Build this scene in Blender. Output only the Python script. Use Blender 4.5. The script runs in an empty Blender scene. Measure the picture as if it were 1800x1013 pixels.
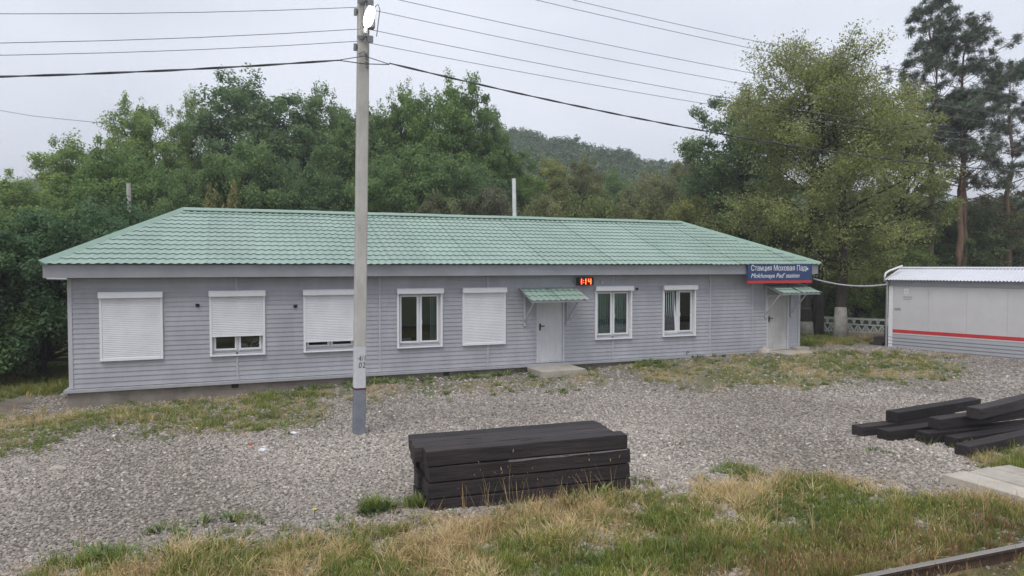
import bpy, bmesh, math, random
import numpy as np
from mathutils import Vector, Matrix, noise, Euler
R = math.radians
random.seed(7)
scene = bpy.context.scene
col = scene.collection

# ------------------------------------------------------------------ camera
cam_d = bpy.data.cameras.new('camera'); cam = bpy.data.objects.new('camera', cam_d); col.objects.link(cam)
cam.location = (0, 0, 3.1); cam.rotation_euler = (R(90 - 1.81), 0, 0)
cam_d.lens = 25.0; cam_d.sensor_width = 36; cam_d.clip_start = .05; cam_d.clip_end = 4000
scene.camera = cam
# ------------------------------------------------------------------ sky and sun
SUN_EL, SUN_AZ = R(58), R(200)         # azimuth clockwise from +Y: behind the camera, a little to the left
world = bpy.data.worlds.new('World'); scene.world = world; world.use_nodes = True
nt = world.node_tree; nt.nodes.clear()
def N(nt, t, **kw):
    n = nt.nodes.new(t)
    for k, v in kw.items(): setattr(n, k, v)
    return n
wo = N(nt, 'ShaderNodeOutputWorld'); bg = N(nt, 'ShaderNodeBackground')
sky = N(nt, 'ShaderNodeTexSky', sky_type='NISHITA', sun_disc=False, sun_elevation=SUN_EL, sun_rotation=SUN_AZ)
tc = N(nt, 'ShaderNodeTexCoord'); mp = N(nt, 'ShaderNodeMapping'); mp.inputs['Scale'].default_value = (1, 1, 2.6)
nz = N(nt, 'ShaderNodeTexNoise'); nz.inputs['Scale'].default_value = 1.7; nz.inputs['Detail'].default_value = 4; nz.inputs['Roughness'].default_value = .45
cr = N(nt, 'ShaderNodeValToRGB')
cr.color_ramp.elements[0].position = .32; cr.color_ramp.elements[0].color = (5.3, 5.6, 6.35, 1)
cr.color_ramp.elements[1].position = .66; cr.color_ramp.elements[1].color = (7.4, 7.7, 8.5, 1)
mx = N(nt, 'ShaderNodeMix', data_type='RGBA'); mx.inputs['Factor'].default_value = .93
L = nt.links.new
L(tc.outputs['Generated'], mp.inputs['Vector']); L(mp.outputs[0], nz.inputs['Vector']); L(nz.outputs['Fac'], cr.inputs[0])
L(sky.outputs[0], mx.inputs['A']); L(cr.outputs[0], mx.inputs['B']); L(mx.outputs['Result'], bg.inputs['Color'])
bg.inputs['Strength'].default_value = .1
L(bg.outputs[0], wo.inputs['Surface'])
sd = bpy.data.lights.new('sun', 'SUN'); sun = bpy.data.objects.new('sun', sd); col.objects.link(sun)
sd.energy = 1.35; sd.angle = R(28); sd.color = (1, .96, .9)
sun.rotation_euler = (R(90) - SUN_EL, 0, R(180) - SUN_AZ + R(0)); sun.rotation_euler[2] = -SUN_AZ + math.pi
sdir = Vector((math.sin(SUN_AZ) * math.cos(SUN_EL), math.cos(SUN_AZ) * math.cos(SUN_EL), math.sin(SUN_EL)))
sun.rotation_euler = sdir.to_track_quat('Z', 'Y').to_euler(); sun.location = (0, -20, 40)
vs = scene.view_settings; vs.view_transform = 'Standard'; vs.look = 'None'; vs.gamma = 1; vs.exposure = .43; vs.use_curve_mapping = False
cy = scene.cycles; cy.max_bounces = 6; cy.diffuse_bounces = 3; cy.glossy_bounces = 3; cy.transmission_bounces = 4; cy.transparent_max_bounces = 8; cy.volume_bounces = 0

# ------------------------------------------------------------------ helpers
class MB:
    def __init__(s): s.v = []; s.f = []; s.m = []
    def add(s, vs_, fs, mi=0):
        o = len(s.v); s.v += [tuple(p) for p in vs_]; s.f += [tuple(i + o for i in f) for f in fs]; s.m += [mi] * len(fs); return s
    def box(s, x0, x1, y0, y1, z0, z1, mi=0):
        return s.add([(x0,y0,z0),(x1,y0,z0),(x1,y1,z0),(x0,y1,z0),(x0,y0,z1),(x1,y0,z1),(x1,y1,z1),(x0,y1,z1)],
                     [(0,3,2,1),(4,5,6,7),(0,1,5,4),(1,2,6,5),(2,3,7,6),(3,0,4,7)], mi)
    def bar(s, a, b, w, h=None, up=(0,0,1), mi=0):
        a, b = Vector(a), Vector(b); h = h or w; d = (b - a).normalized()
        x = d.cross(Vector(up))
        if x.length < 1e-3: x = d.cross(Vector((1,0,0)))
        x.normalize(); y = x.cross(d); x = x * w / 2; y = y * h / 2
        return s.add([a-x-y,a+x-y,a+x+y,a-x+y,b-x-y,b+x-y,b+x+y,b-x+y],
                     [(0,1,2,3),(7,6,5,4),(0,4,5,1),(1,5,6,2),(2,6,7,3),(3,7,4,0)], mi)
    def tube(s, pts, rad, n=6, mi=0, cap=True):
        pts = [Vector(p) for p in pts]; rad = rad if isinstance(rad, (list, tuple)) else [rad] * len(pts)
        vv = []; ff = []
        for i, p in enumerate(pts):
            d = (pts[min(i+1, len(pts)-1)] - pts[max(i-1, 0)]).normalized()
            x = d.cross(Vector((0,0,1)))
            if x.length < .05: x = d.cross(Vector((0,1,0)))
            x.normalize(); y = d.cross(x)
            for k in range(n):
                a = 2 * math.pi * k / n; vv.append(p + (x * math.cos(a) + y * math.sin(a)) * rad[i])
        for i in range(len(pts) - 1):
            for k in range(n): ff.append((i*n+k, i*n+(k+1) % n, (i+1)*n+(k+1) % n, (i+1)*n+k))
        if cap: ff.append(tuple(range(n-1, -1, -1))); ff.append(tuple(range((len(pts)-1)*n, len(pts)*n)))
        return s.add(vv, ff, mi)
    def prism(s, poly, y0, y1, mi=0):      # polygon in (x,z), extruded in y
        n = len(poly)
        return s.add([(x, y0, z) for x, z in poly] + [(x, y1, z) for x, z in poly],
                     [tuple(range(n)), tuple(range(2*n-1, n-1, -1))] + [(i, i+n, (i+1) % n + n, (i+1) % n) for i in range(n)], mi)
    def mesh(s, name, mats=()):
        me = bpy.data.meshes.new(name); me.from_pydata(s.v, [], s.f)
        for m in (mats if isinstance(mats, (list, tuple)) else [mats]): me.materials.append(m)
        if any(s.m): me.polygons.foreach_set('material_index', s.m)
        bm = bmesh.new(); bm.from_mesh(me); bmesh.ops.recalc_face_normals(bm, faces=bm.faces); bm.to_mesh(me); bm.free()
        return me
    def build(s, name, mats, parent=None, smooth=False, bevel=0):
        me = s.mesh(name, mats)
        if smooth: me.polygons.foreach_set('use_smooth', [True] * len(me.polygons))
        o = link(name, me, parent)
        if bevel: add_bevel(o, bevel)
        return o
def add_bevel(o, w, seg=2):
    b = o.modifiers.new('bevel', 'BEVEL'); b.width = w; b.segments = seg; b.limit_method = 'ANGLE'; b.angle_limit = R(40)
def link(name, data, parent=None):
    o = bpy.data.objects.new(name, data); col.objects.link(o)
    if parent is not None: o.parent = parent
    return o
def tag(o, label=None, cat=None, group=None, kind=None):
    if label: o['label'] = label
    if cat: o['category'] = cat
    if group: o['group'] = group
    if kind: o['kind'] = kind
    return o
def thing(name, label, cat, loc=(0,0,0), rz=0, group=None):
    o = link(name, None); o.location = loc; o.rotation_euler = (0, 0, rz); o.empty_display_size = .2
    return tag(o, label, cat, group)
def text_mesh(body, size, mat, shear=0, align='LEFT', depth=.002, spacing=1):
    c = bpy.data.curves.new('text', 'FONT'); c.body = body; c.size = size; c.shear = shear; c.align_x = align; c.extrude = depth; c.space_character = spacing
    o = bpy.data.objects.new('text', c); col.objects.link(o)
    dg = bpy.context.evaluated_depsgraph_get(); me = bpy.data.meshes.new_from_object(o.evaluated_get(dg))
    bpy.data.objects.remove(o); bpy.data.curves.remove(c)
    me.materials.clear(); me.materials.append(mat)
    xs = [v.co.x for v in me.vertices]
    return me, (min(xs), max(xs))
def smooth(a, b, x):
    t = min(1, max(0, (x - a) / (b - a))); return t * t * (3 - 2 * t)
def interp(x, pts):
    if x <= pts[0][0]: return pts[0][1]
    for (a, b), (c, d) in zip(pts, pts[1:]):
        if x <= c: return b + (d - b) * (x - a) / (c - a)
    return pts[-1][1]

# ------------------------------------------------------------------ materials
def mat(name, c, rough=.7, var=.12, scale=6, bump=.0, bscale=40, spec=.3, metal=0, stretch=(1,1,1), c2=None, rnd=.0, coords='Object', detail=6):
    m = bpy.data.materials.new(name); m.use_nodes = True; t = m.node_tree; b = t.nodes['Principled BSDF']; l = t.links.new
    b.inputs['Roughness'].default_value = rough; b.inputs['Specular IOR Level'].default_value = spec; b.inputs['Metallic'].default_value = metal
    tc = N(t, 'ShaderNodeTexCoord'); mp = N(t, 'ShaderNodeMapping'); mp.inputs['Scale'].default_value = stretch; l(tc.outputs[coords] if coords != 'World' else N(t, 'ShaderNodeNewGeometry').outputs['Position'], mp.inputs[0])
    nz = N(t, 'ShaderNodeTexNoise'); nz.inputs['Scale'].default_value = scale; nz.inputs['Detail'].default_value = detail; nz.inputs['Roughness'].default_value = .65; l(mp.outputs[0], nz.inputs[0])
    r = N(t, 'ShaderNodeValToRGB'); r.color_ramp.elements[0].position = .3; r.color_ramp.elements[1].position = .7
    c2_ = c2 or tuple(min(1, x * (1 + var)) for x in c); c1 = c if c2 else tuple(x * (1 - var) for x in c)
    r.color_ramp.elements[0].color = (*c1, 1); r.color_ramp.elements[1].color = (*c2_, 1); l(nz.outputs['Fac'], r.inputs[0])
    out = r.outputs[0]
    if rnd:
        oi = N(t, 'ShaderNodeObjectInfo'); mr = N(t, 'ShaderNodeMapRange'); mr.inputs['To Min'].default_value = 1 - rnd; mr.inputs['To Max'].default_value = 1 + rnd
        l(oi.outputs['Random'], mr.inputs[0]); mm = N(t, 'ShaderNodeMix', data_type='RGBA', blend_type='MULTIPLY'); mm.inputs['Factor'].default_value = 1
        l(out, mm.inputs['A']); l(mr.outputs[0], mm.inputs['B']); out = mm.outputs['Result']
    l(out, b.inputs['Base Color'])
    if bump:
        n2 = N(t, 'ShaderNodeTexNoise'); n2.inputs['Scale'].default_value = bscale; n2.inputs['Detail'].default_value = 5; l(mp.outputs[0], n2.inputs[0])
        bp = N(t, 'ShaderNodeBump'); bp.inputs['Strength'].default_value = bump; bp.inputs['Distance'].default_value = .01; l(n2.outputs['Fac'], bp.inputs['Height']); l(bp.outputs[0], b.inputs['Normal'])
    return m
M = {}
M['siding'] = mat('vinyl_siding_grey', (.39, .393, .425), .55, .13, 1.3, .12, 60, .3, rnd=.045, stretch=(1.6, 1.6, .5), coords='World')
M['trim'] = mat('grey_trim', (.46, .465, .495), .5, .06, 3, rnd=.02)
M['fascia'] = mat('grey_fascia', (.315, .32, .345), .45, .12, 1.5, .05, 8, .4)
M['white'] = mat('white_pvc', (.78, .78, .80), .4, .04, 5, spec=.4)
M['shutter'] = mat('white_shutter', (.74, .745, .775), .45, .09, 1.6, spec=.35, rnd=.02)
M['plinth'] = mat('stained_concrete', (.17, .145, .12), .9, .3, 2.2, .6, 30, c2=(.33, .29, .25))
M['ledge'] = mat('zinc_ledge', (.40, .40, .42), .5, .12, 4, spec=.4)
M['roof'] = mat('green_metal_tile', (.24, .34, .285), .42, .1, .9, .04, 20, .4, rnd=.06, c2=(.32, .425, .365))
M['cap'] = mat('green_metal_cap', (.25, .36, .295), .4, .08, 2, spec=.45)
M['door'] = mat('painted_steel_door', (.52, .52, .55), .5, .1, 3, .08, 10, .35, c2=(.64, .64, .66), stretch=(3, 1, .6))
M['door2'] = mat('stained_steel_door', (.36, .35, .335), .55, .1, 1.6, .08, 10, .35, c2=(.56, .555, .55), stretch=(1.4, 1, .7))
M['handle'] = mat('black_plastic', (.02, .02, .022), .5)
M['inside'] = mat('dim_room', (.10, .10, .10), .9)
M['blind'] = mat('blind_fabric', (.72, .82, .79), .8, .08, 3, rnd=.05)
M['sleeper'] = mat('creosoted_wood', (.009, .0075, .008), .58, .3, 3.0, 1.0, 20, .35, stretch=(.45, 7, 7), c2=(.052, .039, .040), rnd=.5)
e_ = M['sleeper'].node_tree.nodes['Color Ramp'].color_ramp.elements.new(.80); e_.color = (.16, .14, .135, 1)
M['concrete'] = mat('pole_concrete', (.36, .345, .315), .88, .12, 3.2, .6, 45, rnd=.03, c2=(.57, .55, .52), stretch=(1, 1, .35))
M['polegrey'] = mat('grey_pole_paint', (.165, .175, .205), .7, .15, 5, .3, 40, c2=(.25, .26, .295))
M['polewhite'] = mat('white_pole_paint', (.58, .58, .60), .7, .1, 6, .3, 40)
M['polered'] = mat('maroon_pole_paint', (.10, .03, .04), .7, .2, 8)
M['black'] = mat('black_paint', (.02, .02, .022), .7)
M['steel'] = mat('galvanised_steel', (.22, .22, .23), .5, .2, 12, spec=.5, metal=.3)
M['porcelain'] = mat('porcelain', (.55, .55, .56), .3, .05)
M['wire'] = mat('wire_grey', (.17, .175, .19), .6)
M['cable'] = mat('black_cable', (.07, .07, .075), .6)
M['blue'] = mat('sign_blue', (.035, .065, .16), .45, .06, 3, spec=.35)
M['red'] = mat('sign_red', (.55, .045, .05), .45, .05, 3)
M['signwhite'] = mat('sign_lettering', (.8, .8, .82), .5, .02)
M['cabin'] = mat('cabin_panel', (.58, .565, .565), .5, .07, 1.4, .05, 5, .35)
M['cabingrey'] = mat('cabin_frieze', (.36, .37, .39), .5, .06, 3)
M['cabinroof'] = mat('white_corrugated', (.66, .67, .72), .45, .05, 3, rnd=.03)
M['slab'] = mat('weathered_slab', (.33, .295, .25), .9, .15, 3, .5, 30, c2=(.50, .46, .40), rnd=.06)
M['lime'] = mat('whitewashed_concrete', (.68, .69, .68), .8, .15, 6, .3, 30)
M['railside'] = mat('rusty_rail', (.05, .033, .025), .8, .3, 10, .4, 40, c2=(.10, .062, .045))
M['railtop'] = mat('polished_rail', (.36, .33, .30), .38, .12, 6, spec=.5, metal=.6, stretch=(.2, 4, 1))
M['bark'] = mat('dark_bark', (.035, .028, .022), .95, .3, 5, 1.0, 18, stretch=(1, 1, .3), c2=(.085, .072, .06))
M['pinebark'] = mat('pine_bark', (.13, .085, .06), .95, .3, 4, 1.0, 14, stretch=(1, 1, .35), c2=(.27, .175, .12))
M['greybark'] = mat('grey_dead_wood', (.22, .20, .18), .9, .2, 6)
M['whitebark'] = mat('limewashed_trunk', (.22, .21, .19), .9, .3, 5, .6, 20, c2=(.42, .41, .385))
def emit(name, c, s):
    m = bpy.data.materials.new(name); m.use_nodes = True; b = m.node_tree.nodes['Principled BSDF']
    b.inputs['Base Color'].default_value = (*c, 1); b.inputs['Emission Color'].default_value = (*c, 1); b.inputs['Emission Strength'].default_value = s; return m
M['lamp'] = emit('lit_lamp', (1, .97, .9), 18)
M['digit'] = emit('lit_digit', (1, .09, .015), 5)
def glass_mat():
    m = bpy.data.materials.new('window_glass'); m.use_nodes = True; t = m.node_tree; t.nodes.clear(); l = t.links.new
    o = N(t, 'ShaderNodeOutputMaterial'); mixn = N(t, 'ShaderNodeMixShader'); g = N(t, 'ShaderNodeBsdfGlossy'); tr = N(t, 'ShaderNodeBsdfTransparent'); fr = N(t, 'ShaderNodeFresnel')
    fr.inputs['IOR'].default_value = 1.85; g.inputs['Roughness'].default_value = .02; tr.inputs['Color'].default_value = (.72, .80, .80, 1)
    l(fr.outputs[0], mixn.inputs[0]); l(tr.outputs[0], mixn.inputs[1]); l(g.outputs[0], mixn.inputs[2]); l(mixn.outputs[0], o.inputs[0]); return m
M['glass'] = glass_mat()
def leaf_mat(name, fixed=None, inst=False, trans=.42, rough=.55, vmin=.75, vmax=1.75):
    """leaf colour = tint (object colour or fixed) x per-leaf tone attribute, hue drifting with it; light passes through"""
    m = bpy.data.materials.new(name); m.use_nodes = True; t = m.node_tree; t.nodes.clear(); l = t.links.new
    o = N(t, 'ShaderNodeOutputMaterial'); b = N(t, 'ShaderNodeBsdfPrincipled'); tl = N(t, 'ShaderNodeBsdfTranslucent'); ms = N(t, 'ShaderNodeMixShader'); ms.inputs[0].default_value = trans
    at = N(t, 'ShaderNodeAttribute', attribute_name='tone')
    b.inputs['Roughness'].default_value = rough; b.inputs['Specular IOR Level'].default_value = .25
    if fixed is None:
        oi = N(t, 'ShaderNodeObjectInfo'); src = oi.outputs['Color']
    elif inst:
        ai = N(t, 'ShaderNodeAttribute', attribute_name='tint', attribute_type='INSTANCER'); r = N(t, 'ShaderNodeValToRGB')
        els = r.color_ramp.elements
        for i, (p, c) in enumerate(fixed):
            e = els[i] if i < 2 else els.new(p)
            e.position = p; e.color = (*c, 1)
        l(ai.outputs['Fac'], r.inputs[0]); src = r.outputs[0]
    else:
        rg = N(t, 'ShaderNodeRGB'); rg.outputs[0].default_value = (*fixed, 1); src = rg.outputs[0]
    hs = N(t, 'ShaderNodeHueSaturation')
    mr = N(t, 'ShaderNodeMapRange'); mr.inputs['To Min'].default_value = vmin; mr.inputs['To Max'].default_value = vmax; l(at.outputs['Fac'], mr.inputs[0]); l(mr.outputs[0], hs.inputs['Value'])
    mh = N(t, 'ShaderNodeMapRange'); mh.inputs['To Min'].default_value = .515; mh.inputs['To Max'].default_value = .478; l(at.outputs['Fac'], mh.inputs[0]); l(mh.outputs[0], hs.inputs['Hue'])
    l(src, hs.inputs['Color']); l(hs.outputs[0], b.inputs['Base Color']); l(hs.outputs[0], tl.inputs['Color'])
    l(b.outputs[0], ms.inputs[1]); l(tl.outputs[0], ms.inputs[2]); l(ms.outputs[0], o.inputs[0]); return m
M['leaf'] = leaf_mat('foliage', trans=.48)
M['needle'] = leaf_mat('pine_needles', trans=.12)

# ------------------------------------------------------------------ the lie of the land
P0 = Vector((-10.1, 16.2, 0)); BA = R(21.7); U = Vector((math.cos(BA), math.sin(BA), 0)); V = Vector((-math.sin(BA), math.cos(BA), 0))
def uv(x, y):
    d = Vector((x, y, 0)) - P0; return d.dot(U), d.dot(V)
def hill(x, y):
    if y < 45: return 0
    prof = interp(x / max(y, 1) * 250, [(-420, 6), (-180, 16), (-60, 29), (0, 29.5), (66, 20), (130, 13), (300, 9), (600, 7)])
    return prof * smooth(55, 188, y) ** 1.2 + 1.2 * smooth(45, 70, y)
def nz2(x, y, s, z=0): return noise.noise((x * s, y * s, z))
def ground_z(x, y, fine=True):
    u, v = uv(x, y)
    z = .17 * smooth(12.5, 18, u) * smooth(-7.5, -3, v) + .05 * smooth(2, 8, u) * smooth(-4, -.5, v)
    z += hill(x, y) - .12 * smooth(9, 1, u) * smooth(-3.2, -.8, v) * smooth(-4, -1, u)
    if fine and y < 40: z += .035 * nz2(x, y, .45) + .012 * nz2(x, y, 2.1)
    if y > 60: z += 1.5 * smooth(60, 120, y) * nz2(x, y, .03)
    return z
FORE = [(-12, 6.3), (-5.4, 6.75), (-4.75, 6.95), (-3.9, 7.35), (-3.25, 7.85), (-1.78, 8.15), (-.99, 8.45), (-.3, 8.7), (.8, 9.3), (1.68, 9.75), (2.2, 9.55), (2.83, 9.85), (3.76, 10.35), (4.5, 10.5), (4.9, 9.9), (5.77, 9.45), (6.6, 9.3), (7.2, 10.9), (7.9, 11.6), (20, 13)]
def poly_d(x, y, poly):     # signed distance, positive inside
    ins = False; d = 1e9; n = len(poly)
    for i in range(n):
        ax, ay = poly[i]; bx, by = poly[(i + 1) % n]
        if (ay > y) != (by > y) and x < (bx - ax) * (y - ay) / (by - ay) + ax: ins = not ins
        t = max(0, min(1, ((x-ax)*(bx-ax)+(y-ay)*(by-ay)) / ((bx-ax)**2+(by-ay)**2))); d = min(d, math.hypot(x-ax-t*(bx-ax), y-ay-t*(by-ay)))
    return d if ins else -d
PA = [(-16, 15.2), (-10.8, 15.3), (-9.6, 15.9), (-7.9, 17.1), (-4.9, 17.7), (-3.9, 15.4), (-4.0, 13.5), (-5.8, 12.9), (-7.1, 12.9), (-7.9, 13.1), (-7.9, 11.8), (-9, 11.5), (-16, 11)]
PC = [(3.6, 21.2), (7.8, 22.6), (11.2, 23.8), (14.2, 22.6), (12.6, 19.6), (10.9, 18.5), (9.5, 18.2), (6.9, 17.6), (4.2, 17.6), (3.5, 19.2)]
PL = [(-40, 18.2), (-12.6, 17.2), (-10.9, 17.8), (-16, 45), (-40, 45)]
PB = [(-5.2, 17.2), (-3, 18), (2.5, 20.2), (3.0, 18.6), (-1.0, 16.9), (-3.6, 15.8)]
def masks(x, y):
    """grass cover 0..1, dryness 0..1, bare earth 0..1"""
    u, v = uv(x, y)
    n1 = nz2(x, y, .9, 3.1); n2 = nz2(x, y, 2.6, 8.2)
    fore = smooth(-.35, .35, interp(x, FORE) - y + .45 * n1 + .3 * n2)
    a = smooth(-.6, .7, poly_d(x, y, PA) + .7 * n1 + .45 * n2) * .75
    c = smooth(-.7, .9, poly_d(x, y, PC) + .9 * n1 + .5 * n2) * .8
    b = smooth(-.5, .6, poly_d(x, y, PB) + .6 * n1 + .5 * n2) * .42
    lawn = smooth(-.4, .5, poly_d(x, y, PL) + .3 * n1)
    back = smooth(.5, 2.5, v) if (u > 21.5 or v > 8 or u < -1.5) else 0
    if u > 21.5: back = max(back, smooth(.0, 1.6, v + .6 * n1))
    fore *= 1 - .55 * smooth(.12, .42, nz2(x, y, 1.7, 21) + .35 * nz2(x, y, 4.5, 2))
    grass = max(fore, a, b, c, lawn, back * .9)
    dry = .44 + 1.0 * nz2(x, y, .8, 11) + .25 * n2
    if fore > .3:
        e = interp(x, FORE) - y            # dry thatch lies along the edge of the gravel
        dry += .35 * smooth(1.2, .2, e) - .25 * smooth(.9, 1.8, e)
        dry -= .28 * smooth(1.8, 3.2, x) * smooth(.2, .7, e)
        if x > 4.2: dry -= .45 * smooth(4.2, 5.2, x) * smooth(.1, .5, e)
    elif c > .2: dry = dry * .8 - .08
    elif a > .2: dry = dry * .5 + .5 * smooth(-8.6, -9.8, x)
    elif lawn > .3: dry = .05
    elif back > .3: dry -= .3
    earth = smooth(-.8, .3, .6 - abs(v - .4) + .2 * n1) * smooth(-.3, -1.2, u) + smooth(.9, .2, abs(v + .25)) * (1 if -.5 < u < 21 else 0) * .6
    earth = max(earth, .6 * smooth(.12, .42, nz2(x, y, .28, 31) + .4 * nz2(x, y, 1.2, 6)))
    rail_e = (Vector((x, y, 0)) - Vector((3.3, 6.75, 0))).dot(V)
    earth = max(earth, smooth(.35, -.1, rail_e) * smooth(2.2, 3.2, x))
    return min(1, grass), max(0, min(1, dry)), max(0, min(1, earth))

# ground: one sheet, finely divided near the station, reaching the horizon
def axis(lo, hi, step, far, k=1.22):
    a = list(np.arange(lo, hi + 1e-6, step)); s = step; x = hi
    while x < far: s *= k; x += s; a.append(x)
    s = step; x = lo; pre = []
    while x > -far: s *= k; x -= s; pre.append(x)
    return pre[::-1] + a
gx = axis(-18, 20, .2, 2500); gy = axis(4, 32, .2, 2500)
gy = [y for y in gy if y > -300]
nx, ny = len(gx), len(gy)
verts = []; at_g = []; at_d = []; at_e = []
for y in gy:
    for x in gx:
        verts.append((x, y, ground_z(x, y)))
        if -40 < x < 45 and 2 < y < 60: g_, d_, e_ = masks(x, y)
        else: g_, d_, e_ = 1, .1, 0
        at_g.append(g_); at_d.append(d_); at_e.append(e_)
faces = [(j*nx+i, j*nx+i+1, (j+1)*nx+i+1, (j+1)*nx+i) for j in range(ny-1) for i in range(nx-1)]
me = bpy.data.meshes.new('ground'); me.from_pydata(verts, [], faces)
for nm, arr in (('grassy', at_g), ('dry', at_d), ('earth', at_e)):
    a = me.attributes.new(nm, 'FLOAT', 'POINT'); a.data.foreach_set('value', arr)
me.polygons.foreach_set('use_smooth', [True] * len(me.polygons))
def ground_mat():
    m = bpy.data.materials.new('ground_soil_gravel'); m.use_nodes = True; t = m.node_tree; b = t.nodes['Principled BSDF']; l = t.links.new
    tc = N(t, 'ShaderNodeTexCoord')
    def ramp(src, stops):
        r = N(t, 'ShaderNodeValToRGB'); e = r.color_ramp.elements
        for i, (p, c) in enumerate(stops):
            q = e[i] if i < 2 else e.new(p)
            q.position = p; q.color = (*c, 1)
        l(src, r.inputs[0]); return r.outputs[0]
    def noi(s, d=6):
        n = N(t, 'ShaderNodeTexNoise'); n.inputs['Scale'].default_value = s; n.inputs['Detail'].default_value = d; n.inputs['Roughness'].default_value = .7; l(tc.outputs['Object'], n.inputs[0]); return n.outputs['Fac']
    def mixc(f, a, c):
        x = N(t, 'ShaderNodeMix', data_type='RGBA'); l(f, x.inputs['Factor']); l(a, x.inputs['A']); l(c, x.inputs['B']); return x.outputs['Result']
    vo = N(t, 'ShaderNodeTexVoronoi'); vo.inputs['Scale'].default_value = 24; l(tc.outputs['Object'], vo.inputs[0])
    grav = ramp(vo.outputs['Color'], [(.0, (.12, .11, .10)), (1, (.36, .335, .31)), (.5, (.22, .205, .19))])
    soil = ramp(noi(3), [(.3, (.12, .098, .075)), (.7, (.23, .195, .155))])
    thatch = ramp(noi(14), [(.3, (.24, .19, .115)), (.7, (.46, .38, .23))])
    green = ramp(noi(9), [(.3, (.07, .085, .035)), (.7, (.14, .155, .065))])
    def at(n):
        a = N(t, 'ShaderNodeAttribute', attribute_name=n); return a.outputs['Fac']
    gcol = mixc(at('dry'), green, thatch)
    base = mixc(at('earth'), grav, soil)
    l(mixc(at('grassy'), base, gcol), b.inputs['Base Color'])
    b.inputs['Roughness'].default_value = .95; b.inputs['Specular IOR Level'].default_value = .1
    bp = N(t, 'ShaderNodeBump'); bp.inputs['Strength'].default_value = .7; bp.inputs['Distance'].default_value = .02; l(vo.outputs['Distance'], bp.inputs['Height']); l(bp.outputs[0], b.inputs['Normal'])
    return m
me.materials.append(ground_mat())
ground = tag(link('ground', me), 'uneven station yard of gravel, soil and grass', 'ground', kind='structure')

# ------------------------------------------------------------------ scatter (only for gravel, grass and the far wood)
def scatter(name, pts, rots, scl, pick, tint, protos, label, cat):
    c = bpy.data.collections.new(name + '_pieces')
    for i, pm in enumerate(protos): c.objects.link(bpy.data.objects.new('%s_piece_%02d' % (name, i), pm))
    me = bpy.data.meshes.new(name); me.from_pydata(pts, [], [])
    for nm, ty, arr, key in (('rot', 'FLOAT_VECTOR', np.array(rots, dtype=np.float32).ravel(), 'vector'), ('scl', 'FLOAT', scl, 'value'), ('pick', 'INT', pick, 'value'), ('tint', 'FLOAT', tint, 'value')):
        a = me.attributes.new(nm, ty, 'POINT'); a.data.foreach_set(key, arr)
    o = tag(link(name, me), label, cat, kind='stuff')
    g = bpy.data.node_groups.new(name, 'GeometryNodeTree')
    g.interface.new_socket('Geometry', in_out='INPUT', socket_type='NodeSocketGeometry'); g.interface.new_socket('Geometry', in_out='OUTPUT', socket_type='NodeSocketGeometry')
    gi = N(g, 'NodeGroupInput'); go = N(g, 'NodeGroupOutput'); ip = N(g, 'GeometryNodeInstanceOnPoints'); ci = N(g, 'GeometryNodeCollectionInfo')
    ci.inputs['Collection'].default_value = c; ci.inputs['Separate Children'].default_value = True; ci.inputs['Reset Children'].default_value = True
    ip.inputs['Pick Instance'].default_value = True
    def na(n, ty):
        x = N(g, 'GeometryNodeInputNamedAttribute', data_type=ty); x.inputs['Name'].default_value = n; return x.outputs['Attribute']
    g.links.new(gi.outputs[0], ip.inputs['Points']); g.links.new(ci.outputs[0], ip.inputs['Instance'])
    g.links.new(na('pick', 'INT'), ip.inputs['Instance Index']); g.links.new(na('rot', 'FLOAT_VECTOR'), ip.inputs['Rotation']); g.links.new(na('scl', 'FLOAT'), ip.inputs['Scale'])
    g.links.new(ip.outputs[0], go.inputs[0])
    md = o.modifiers.new('scatter', 'NODES'); md.node_group = g
    return o

# ------------------------------------------------------------------ the station building (local x along the front, y to the back)
B = thing('station_building', 'long grey-sided station building with green metal tile hip roof', 'building', P0, BA)
LEN, DEP = 21.35, 7.5
Z0, ROW, NR = .275, .23, 11; ZT = Z0 + ROW * NR
WIN = [(.60, 1.92), (2.94, 4.22), (5.14, 6.48), (7.55, 8.81), (9.38, 10.66), (13.52, 14.79), (15.89, 17.12)]
WZ0, WZ1 = Z0 + 3 * ROW, Z0 + 9 * ROW
DOOR = [(11.63, 12.52), (19.97, 20.90)]; DZ1 = Z0 + 8 * ROW
OPEN = [(a + .05, b - .05, WZ0, WZ1) for a, b in WIN] + [(a, b, Z0, DZ1) for a, b in DOOR]
# structural wall behind the siding
w = MB(); us = sorted(set([0, LEN] + [q for o in OPEN for q in o[:2]]))
for a, b in zip(us, us[1:]):
    ops = [o for o in OPEN if o[0] <= a + 1e-6 and o[1] >= b - 1e-6]
    if ops: w.box(a, b, .012, .25, .0, ops[0][2] if ops[0][2] > Z0 else .02); w.box(a, b, .012, .25, ops[0][3], ZT + .2)
    else: w.box(a, b, .012, .25, 0, ZT + .2)
w.box(.012, .25, .25, DEP - .012, 0, ZT + .2); w.box(LEN - .25, LEN - .012, .25, DEP - .012, 0, ZT + .2); w.box(.25, LEN - .25, DEP - .25, DEP - .012, 0, ZT + .2)
w.box(.25, LEN - .25, .25, DEP - .25, .02, .3); w.box(.25, LEN - .25, .25, DEP - .25, ZT + .12, ZT + .18)
for u_ in (4.7, 7.1, 11.2, 13.0, 15.3): w.box(u_ - .06, u_ + .06, .25, 4, .3, ZT + .12)
w.box(.25, LEN - .25, 4, 4.1, .3, ZT + .12)
w.build('wall', M['inside'], B)
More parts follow.
